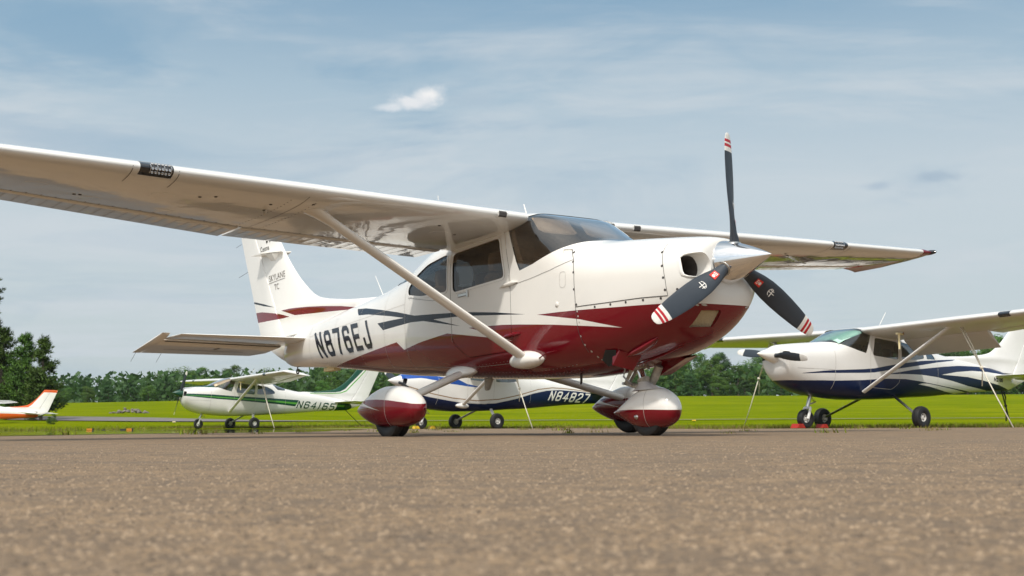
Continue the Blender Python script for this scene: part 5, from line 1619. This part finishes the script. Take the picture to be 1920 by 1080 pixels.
chock(NAVYP, 1.05, 0, M['red'], 'red wheel chock left of the nose wheel of the navy bellied aeroplane', (.11, .10, .085))
chock(NAVYP, 1.66, 0, M['red'], 'red wheel chock between the nose wheel and main wheel of the navy bellied aeroplane', (.08, .10, .075))
chock(BLUE, 1.08, 0, M['yellow'], 'yellow wheel chock left of the nose wheel of the blue bellied aeroplane', (.09, .08, .075))
chock(BLUE, 1.60, 0, M['yellow'], 'yellow wheel chock right of the nose wheel of the blue bellied aeroplane', (.09, .08, .075))


def pitot_cover(c, side_y, label):
    root = empty('pitot_cover'); root.matrix_world = Matrix.Identity(4)
    le, ch, z, dr = wing_frame(abs(side_y)); q = (le + .32, side_y, z - .13)
    p = c.world(q); root.location = p; tag(root, label, 'pitot cover'); root['group'] = 'covers hanging under the wings'
    f = (c.world((q[0] - 1, q[1], q[2])) - p).normalized()
    g = G(); g.tube([p - p + Vector((0, 0, .12)), Vector((0, 0, .0)), f * .06], .013, n=8); mesh_obj('pitot_tube', g.v, g.f, M['red'], root)
    g = G(); g.tube([f * .02, f * .20], .022, n=10); mesh_obj('sleeve', g.v, g.f, M['bone'], root)
    g = G(); g.add([(f * .13 + Vector((-.02, 0, -.01))), (f * .13 + Vector((.02, 0, -.01))), (f * .13 + Vector((.016, .0, -.30))), (f * .13 + Vector((-.016, 0, -.30)))], [(0, 1, 2, 3)])
    o = mesh_obj('streamer', g.v, g.f, M['bone'], root, smooth=False); m = o.modifiers.new('thick', 'SOLIDIFY'); m.thickness = .006


pitot_cover(NAVYP, 1.30, 'cream pitot cover with streamer and red collar under the wing of the navy bellied aeroplane')
pitot_cover(GREEN, 1.20, 'small cream pitot cover with streamer under the wing of the green striped aeroplane')


def px_ground(px, d):
    return ((px - 960) / F_PX * d, d)


def airfield_light(x, y, label, body='amber', size=.6):
    z = float(ground_h(x, y)); root = empty('taxiway_light', (x, y, z - .03)); tag(root, label, 'airfield light', 'airfield lights in the grass'); root.scale = (size, size, size * .6)
    g = G(); g.lathe([(.02, 0), (.05, .02), (.05, .14), (.035, .16)], (0, 0, 0), (0, 0, 1), n=10); mesh_obj('light_post', g.v, g.f, M['dash'], root)
    g = G(); g.box((0, 0, .22), (.34, .16, .16)); mesh_obj('light_housing', g.v, g.f, M[body], root, smooth=False)
    g = G(); g.box((.19, 0, .23), (.05, .17, .18)); mesh_obj('hood', g.v, g.f, M['dash'], root, smooth=False)


for px, d, sc_, lab in ((172, 34.5, .46, 'amber airfield light with dark hood, leftmost of the row in the grass'), (197, 35, .26, 'very small dark airfield light, second from the left in the grass'), (233, 35, .36, 'small dark airfield light just left of the wide amber one'), (246, 34.5, .44, 'wide amber airfield light with dark top, rightmost of the row in the grass')):
    x, y = px_ground(px, d); airfield_light(x, y, lab, 'amber' if sc_ > .4 else 'dash', sc_)
x, y = px_ground(1298, 66); airfield_light(x, y, 'small yellow airfield light in the grass right of the big nose wheel', 'yellow')
x, y = px_ground(329, 77); airfield_light(x, y, 'small pale airfield light beside the taxiway left of the green aeroplane', 'bone')

# stone heap by the taxiway
x0, y0 = px_ground(246, 128); rr = random.Random(9)
heap = empty('stone_heap', (x0, y0, float(ground_h(x0, y0)) - .05)); tag(heap, 'low heap of grey broken stones on the grass bank beyond the taxiway', 'stone heap')
M['stone'] = plain('grey_stone', (.17, .15, .13), .85, var=.3, scale=3)
for i in range(70):
    a = rr.uniform(-1, 1); u = a * 1.9; v_ = rr.uniform(-.7, .7); h = .55 * (1 - a * a) * (1 - abs(v_)) * rr.uniform(.3, 1); s = rr.uniform(.08, .2)
    bm = bmesh.new(); bmesh.ops.create_icosphere(bm, subdivisions=1, radius=s)
    for q in bm.verts: q.co = Vector((q.co.x * rr.uniform(.8, 1.4), q.co.y * rr.uniform(.7, 1.2), q.co.z * rr.uniform(.5, .9))) + Vector((u, v_, h + s * .3))
    me = bpy.data.meshes.new('stone'); bm.to_mesh(me); bm.free(); me.materials.append(M['stone'])
    o = bpy.data.objects.new('stone', me); COL.objects.link(o); o.parent = heap


# ---------------------------------------------------------------- trees
def leaf_mat(name, c1, c2, c3):
    t = MT(name); c = t.coord(); a = t.noise(.8, 4, .6, c); oi = t.N('ShaderNodeObjectInfo')
    col = t.ramp(a, [(.25, c1), (.5, c2), (.75, c3)])
    hs = t.N('ShaderNodeHueSaturation'); t.l.new(col, hs.inputs['Color'])
    t.l.new(t.rng(oi.outputs['Random'], 0, 1, .485, .515), hs.inputs['Hue']); t.l.new(t.rng(oi.outputs['Random'], 0, 1, .75, 1.25), hs.inputs['Value'])
    t.set('Base Color', hs.outputs[0]).set('Roughness', .6)
    t.b.inputs['Specular IOR Level'].default_value = .3
    tl = t.N('ShaderNodeBsdfTranslucent'); t.l.new(hs.outputs[0], tl.inputs[0]); mx = t.N('ShaderNodeMixShader'); mx.inputs[0].default_value = .18
    t.l.new(t.b.outputs[0], mx.inputs[1]); t.l.new(tl.outputs[0], mx.inputs[2]); t.l.new(mx.outputs[0], t.out.inputs[0])
    return t.m


LEAF = leaf_mat('broadleaf_foliage', (.036, .085, .013), (.072, .150, .020), (.130, .225, .030))
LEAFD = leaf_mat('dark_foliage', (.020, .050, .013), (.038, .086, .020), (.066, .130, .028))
NEEDLE = leaf_mat('pine_needles', (.045, .085, .016), (.075, .150, .020), (.140, .235, .032))
BARK = plain('bark', (.09, .07, .055), .9, var=.3, scale=9)


def crown_mesh(name, seed, mat, h, w, leaf, n, conic=0., base=.12):
    r = np.random.default_rng(seed); lobes = []
    for _ in range(46):
        z = r.uniform(base + .06, .93); prof = (math.sin(math.pi * min(1, (z - base) / (1 - base) * .80 + .16)) ** .7) * (1 - conic * z)
        a = r.uniform(0, 6.283); q = w / 2 * prof * r.uniform(.35, .85); lobes.append((q * math.cos(a), q * math.sin(a), z * h, w * r.uniform(.09, .19)))
    V = []; Fc = []; NN = []
    for _ in range(n):
        lx, ly, lz, lr = lobes[r.integers(len(lobes))]
        d = r.normal(size=3); d /= np.linalg.norm(d); k = lr * r.uniform(.62, 1.06); p = np.array([lx, ly, lz]) + d * np.array([k, k, k * .8])
        nn = d + r.normal(size=3) * .55; nn /= np.linalg.norm(nn); u = np.cross(nn, r.normal(size=3)); u /= np.linalg.norm(u) + 1e-9; v = np.cross(nn, u); s = leaf * r.uniform(.5, 1.2)
        b = len(V); out = d * .85 + np.array([lx, ly, 0]) / w * .6 + np.array([0, 0, .2]) + nn * .6; out /= np.linalg.norm(out)
        for q in (u * s, v * s * .6, -u * s, -v * s * .6): V.append(p + q); NN.append(out)
        Fc.append((b, b + 1, b + 2, b + 3))
    me = bpy.data.meshes.new(name); me.from_pydata([tuple(x) for x in V], [], Fc); me.materials.append(mat); me.polygons.foreach_set('use_smooth', [True] * len(Fc)); me.update()
    me.normals_split_custom_set_from_vertices([tuple(x) for x in NN]); return me


def trunk_mesh(name, h, r0, seed, limbs=6):
    r = random.Random(seed); g = G(); g.tube([(0, 0, -.3), (.05 * h * .1, 0, h * .4), (0, .02 * h, h * .8)], [r0 * 1.3, r0, r0 * .35], n=7)
    for i in range(limbs):
        z = h * (.3 + .5 * i / limbs); a = r.uniform(0, 6.28); L = h * .22; g.tube([(0, 0, z), (L * .5 * math.cos(a), L * .5 * math.sin(a), z + L * .3), (L * math.cos(a), L * math.sin(a), z + L * .7)], [r0 * .4, r0 * .25, r0 * .08], n=5)
    me = bpy.data.meshes.new(name); me.from_pydata([tuple(p) for p in g.v], [], g.f); me.materials.append(BARK); return me


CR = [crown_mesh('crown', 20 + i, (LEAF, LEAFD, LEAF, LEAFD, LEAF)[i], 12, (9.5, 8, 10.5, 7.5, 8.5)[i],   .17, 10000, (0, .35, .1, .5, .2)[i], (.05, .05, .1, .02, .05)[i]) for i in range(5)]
TK = [trunk_mesh('trunk', 12, .2, i) for i in range(2)]
KIND = [('broadleaf_tree', 'green broadleaf tree in the wooded line beyond the airfield'), ('evergreen_tree', 'dark pointed evergreen in the wooded line beyond the airfield')]


SPOTS = [(-60, 'beyond the left edge'), (100, 'behind the near pines'), (210, 'just right of the near pines'), (330, 'left of the green spinner'), (450, 'above the green nose'), (570, 'behind the green striped cabin'), (720, 'before the green edged fin'), (1150, 'behind the middle aeroplane'), (1290, 'right of the big nose wheel'), (1400, 'left of the white spinner'), (1520, 'behind the white spinner'), (1760, 'behind the navy bellied cabin'), (9999, 'at the far right')]


def tree(k, x, y, h, wx=1., row=0):
    kk = 1 if k in (1, 3) else 0
    root = empty(KIND[kk][0], (x, y, float(ground_h(x, y)) - .3)); s = h / 12.; root.scale = (s * wx, s * wx, s); root.rotation_euler.z = rnd.uniform(0, 6.28)
    px = 960 + F_PX * x / y
    spot = next(t for e, t in SPOTS if px < e)
    tag(root, f"{('green broadleaf', 'dark evergreen')[kk]}|{('front', 'middle', 'back')[row]} row of the wood {spot}", 'tree', 'trees of the far wood')
    o = bpy.data.objects.new('crown', CR[k]); COL.objects.link(o); o.parent = root
    o = bpy.data.objects.new('trunk', TK[k % 2]); COL.objects.link(o); o.parent = root


HPTS = [(-60, 90), (110, 84), (150, 92), (190, 84), (235, 92), (270, 84), (330, 120), (360, 122), (420, 105), (560, 105), (640, 118), (720, 112), (900, 104), (1130, 100), (1210, 124), (1290, 148), (1330, 144), (1400, 122), (1470, 130), (1560, 150), (1640, 150), (1760, 150), (1850, 170), (1980, 180)]


def sky_px(px): return float(np.interp(px, [p[0] for p in HPTS], [p[1] for p in HPTS]))


for row, (d0, step, kf) in enumerate(((238, 5.6, .62), (252, 5.6, .88), (268, 5.4, 1.06))):
    x = -.46 * d0
    while x < .47 * d0:
        d = d0 + rnd.uniform(-5, 5); px = 960 + F_PX * x / d
        top = (sky_px(px) - (5 if px < 300 else 0) - 6 + 4.5 * (px - 960) / 960) / F_PX * d * kf * rnd.uniform(.86, 1.16); h = top - float(ground_h(x, d)) + .4
        right = px > 1150
        k = rnd.choice((0, 2, 4, 0, 1) if row else ((1, 3, 1, 3, 4) if right else (0, 4, 2, 1)))
        tree(k, x, d, max(3.5, h), rnd.uniform(1.0, 1.4) * (12 / max(h, 6)) ** .35, row); x += step * rnd.uniform(.7, 1.25)
woods = {}
for o in [q for q in COL.objects if q.get('group') == 'trees of the far wood']: woods.setdefault(o['label'], []).append(o)
ORD = ['first', 'second', 'third', 'fourth', 'fifth', 'sixth', 'seventh', 'eighth', 'ninth', 'tenth', 'eleventh', 'twelfth', 'thirteenth', 'fourteenth']
for lab, os_ in woods.items():
    kind_, where = lab.split('|')
    for i, o in enumerate(sorted(os_, key=lambda q: q.location.x / q.location.y)):
        o['label'] = f'{kind_} in the {where}' if len(os_) == 1 else f'{ORD[i]} {kind_.split()[1]} from left, {where}'
# unbroken dark growth under and behind the crowns
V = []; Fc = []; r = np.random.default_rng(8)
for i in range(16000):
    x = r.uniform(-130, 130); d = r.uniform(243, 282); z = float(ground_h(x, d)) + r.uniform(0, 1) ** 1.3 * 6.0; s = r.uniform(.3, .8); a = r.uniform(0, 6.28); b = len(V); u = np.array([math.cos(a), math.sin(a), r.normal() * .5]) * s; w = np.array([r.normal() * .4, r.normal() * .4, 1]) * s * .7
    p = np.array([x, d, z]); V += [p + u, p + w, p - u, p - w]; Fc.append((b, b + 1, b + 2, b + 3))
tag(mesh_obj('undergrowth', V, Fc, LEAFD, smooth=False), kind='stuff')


def pine_mesh(name, h, w, seed, n_whorl=15, tuft=.30):
    """needle sprays along drooping boughs, gaps between the whorls"""
    r = np.random.default_rng(seed); V = []; Fc = []; NN = []; g = G(); g.tube([(0, 0, -.3), (.03, 0, h * .5), (0, 0, h * .97)], [.026 * h, .018 * h, .004 * h], n=8)
    for i in range(n_whorl):
        zf = .08 + .88 * i / (n_whorl - 1); L0 = w / 2 * (1 - zf) ** .85 * 1.15 + .12
        for b_ in range(r.integers(4, 7)):
            a = r.uniform(0, 6.283); L = L0 * r.uniform(.55, 1.15); rise = r.uniform(.15, .75); z0 = zf * h + r.uniform(-.2, .2)
            tip = np.array([L * math.cos(a), L * math.sin(a), z0 + L * rise]); mid_ = np.array([L * .5 * math.cos(a), L * .5 * math.sin(a), z0 + L * rise * .25])
            g.tube([(0, 0, z0), tuple(mid_), tuple(tip)], [.012 * h * .6, .008 * h * .5, .003 * h * .5], n=5)
            m = int(10 + 16 * L)
            for _ in range(m):
                t = r.uniform(.22, 1.03); p0 = (1 - t) ** 2 * np.array([0, 0, z0]) + 2 * t * (1 - t) * mid_ + t * t * tip + r.normal(size=3) * np.array([.17, .17, .12]) * (.6 + L * .25)
                for _k in range(7):
                    d = r.normal(size=3) + np.array([math.cos(a) * .8, math.sin(a) * .8, 1.3]); d /= np.linalg.norm(d); q = np.cross(d, r.normal(size=3)); q /= np.linalg.norm(q) + 1e-9; s = tuft * r.uniform(.6, 1.2); e = len(V)
                    nn = np.array([math.cos(a), math.sin(a), 0]) * .5 + np.array([0, 0, .7]) + r.normal(size=3) * .35; nn /= np.linalg.norm(nn)
                    V += [p0 + q * s * .10, p0 - q * s * .10, p0 + d * s]; NN += [nn] * 3; Fc.append((e, e + 1, e + 2))
    me = bpy.data.meshes.new(name); me.from_pydata([tuple(x) for x in V], [], Fc); me.materials.append(NEEDLE); me.polygons.foreach_set('use_smooth', [True] * len(Fc)); me.update(); me.normals_split_custom_set_from_vertices([tuple(x) for x in NN])
    tm = bpy.data.meshes.new('trunk'); tm.from_pydata([tuple(p) for p in g.v], [], g.f); tm.materials.append(BARK); return me, tm


for px, d, h, w, seed, lab in ((80, 92, 6.2, 3.0, 1, 'short bushy pine with tilted tip behind the orange tail, rightmost of the near pines'), (44, 96, 6.5, 4.2, 2, 'bushy pine behind the orange tail, middle of the near pines'), (2, 98, 7.2, 5.4, 3, 'wide bushy pine cut by the left edge behind the orange tail'), (-26, 108, 13.6, 5.4, 4, 'tall dark tree rising above the pines at the left edge'), (-75, 100, 8.5, 7, 6, 'large pine outside the left edge beside the tall tree')):
    x, y = px_ground(px, d); z = float(ground_h(x, y)) - .1
    me, tm = pine_mesh('crown', h, w, seed, 15 if h < 10 else 22, .34)
    root = empty('pine_tree', (x, y, z)); tag(root, lab, 'tree', 'near pines at the left')
    o = bpy.data.objects.new('crown', me); COL.objects.link(o); o.parent = root
    o = bpy.data.objects.new('trunk', tm); COL.objects.link(o); o.parent = root
for px, d, s, lab in ((101, 72, .50, 'small round bush in the grass right of the orange tail'), (62, 92, .9, 'low bush below the orange tail')):
    x, y = px_ground(px, d); root = empty('bush', (x, y, float(ground_h(x, y)) - .1)); tag(root, lab, 'bush')
    root.scale = (s / 6.5, s / 6.5, s / 8.5); o = bpy.data.objects.new('foliage', CR[0]); COL.objects.link(o); o.parent = root

# ---------------------------------------------------------------- summer haze
def haze_box(dens):
    bm = bmesh.new(); bmesh.ops.create_cube(bm, size=1.0); me = bpy.data.meshes.new('haze'); bm.to_mesh(me); bm.free()
    o = bpy.data.objects.new('haze', me); COL.objects.link(o); o.scale = (3200, 3240, 41); o.location = (0, 1485, 19.5)
    m = bpy.data.materials.new('thin_summer_haze'); m.use_nodes = True; n = m.node_tree.nodes; n.remove(n['Principled BSDF'])
    v = n.new('ShaderNodeVolumePrincipled'); v.inputs['Color'].default_value = (.86, .92, 1, 1); v.inputs['Density'].default_value = dens; v.inputs['Anisotropy'].default_value = .3
    m.node_tree.links.new(v.outputs[0], n['Material Output'].inputs['Volume']); me.materials.append(m)
    tag(o, kind='stuff')


haze_box(.00010)
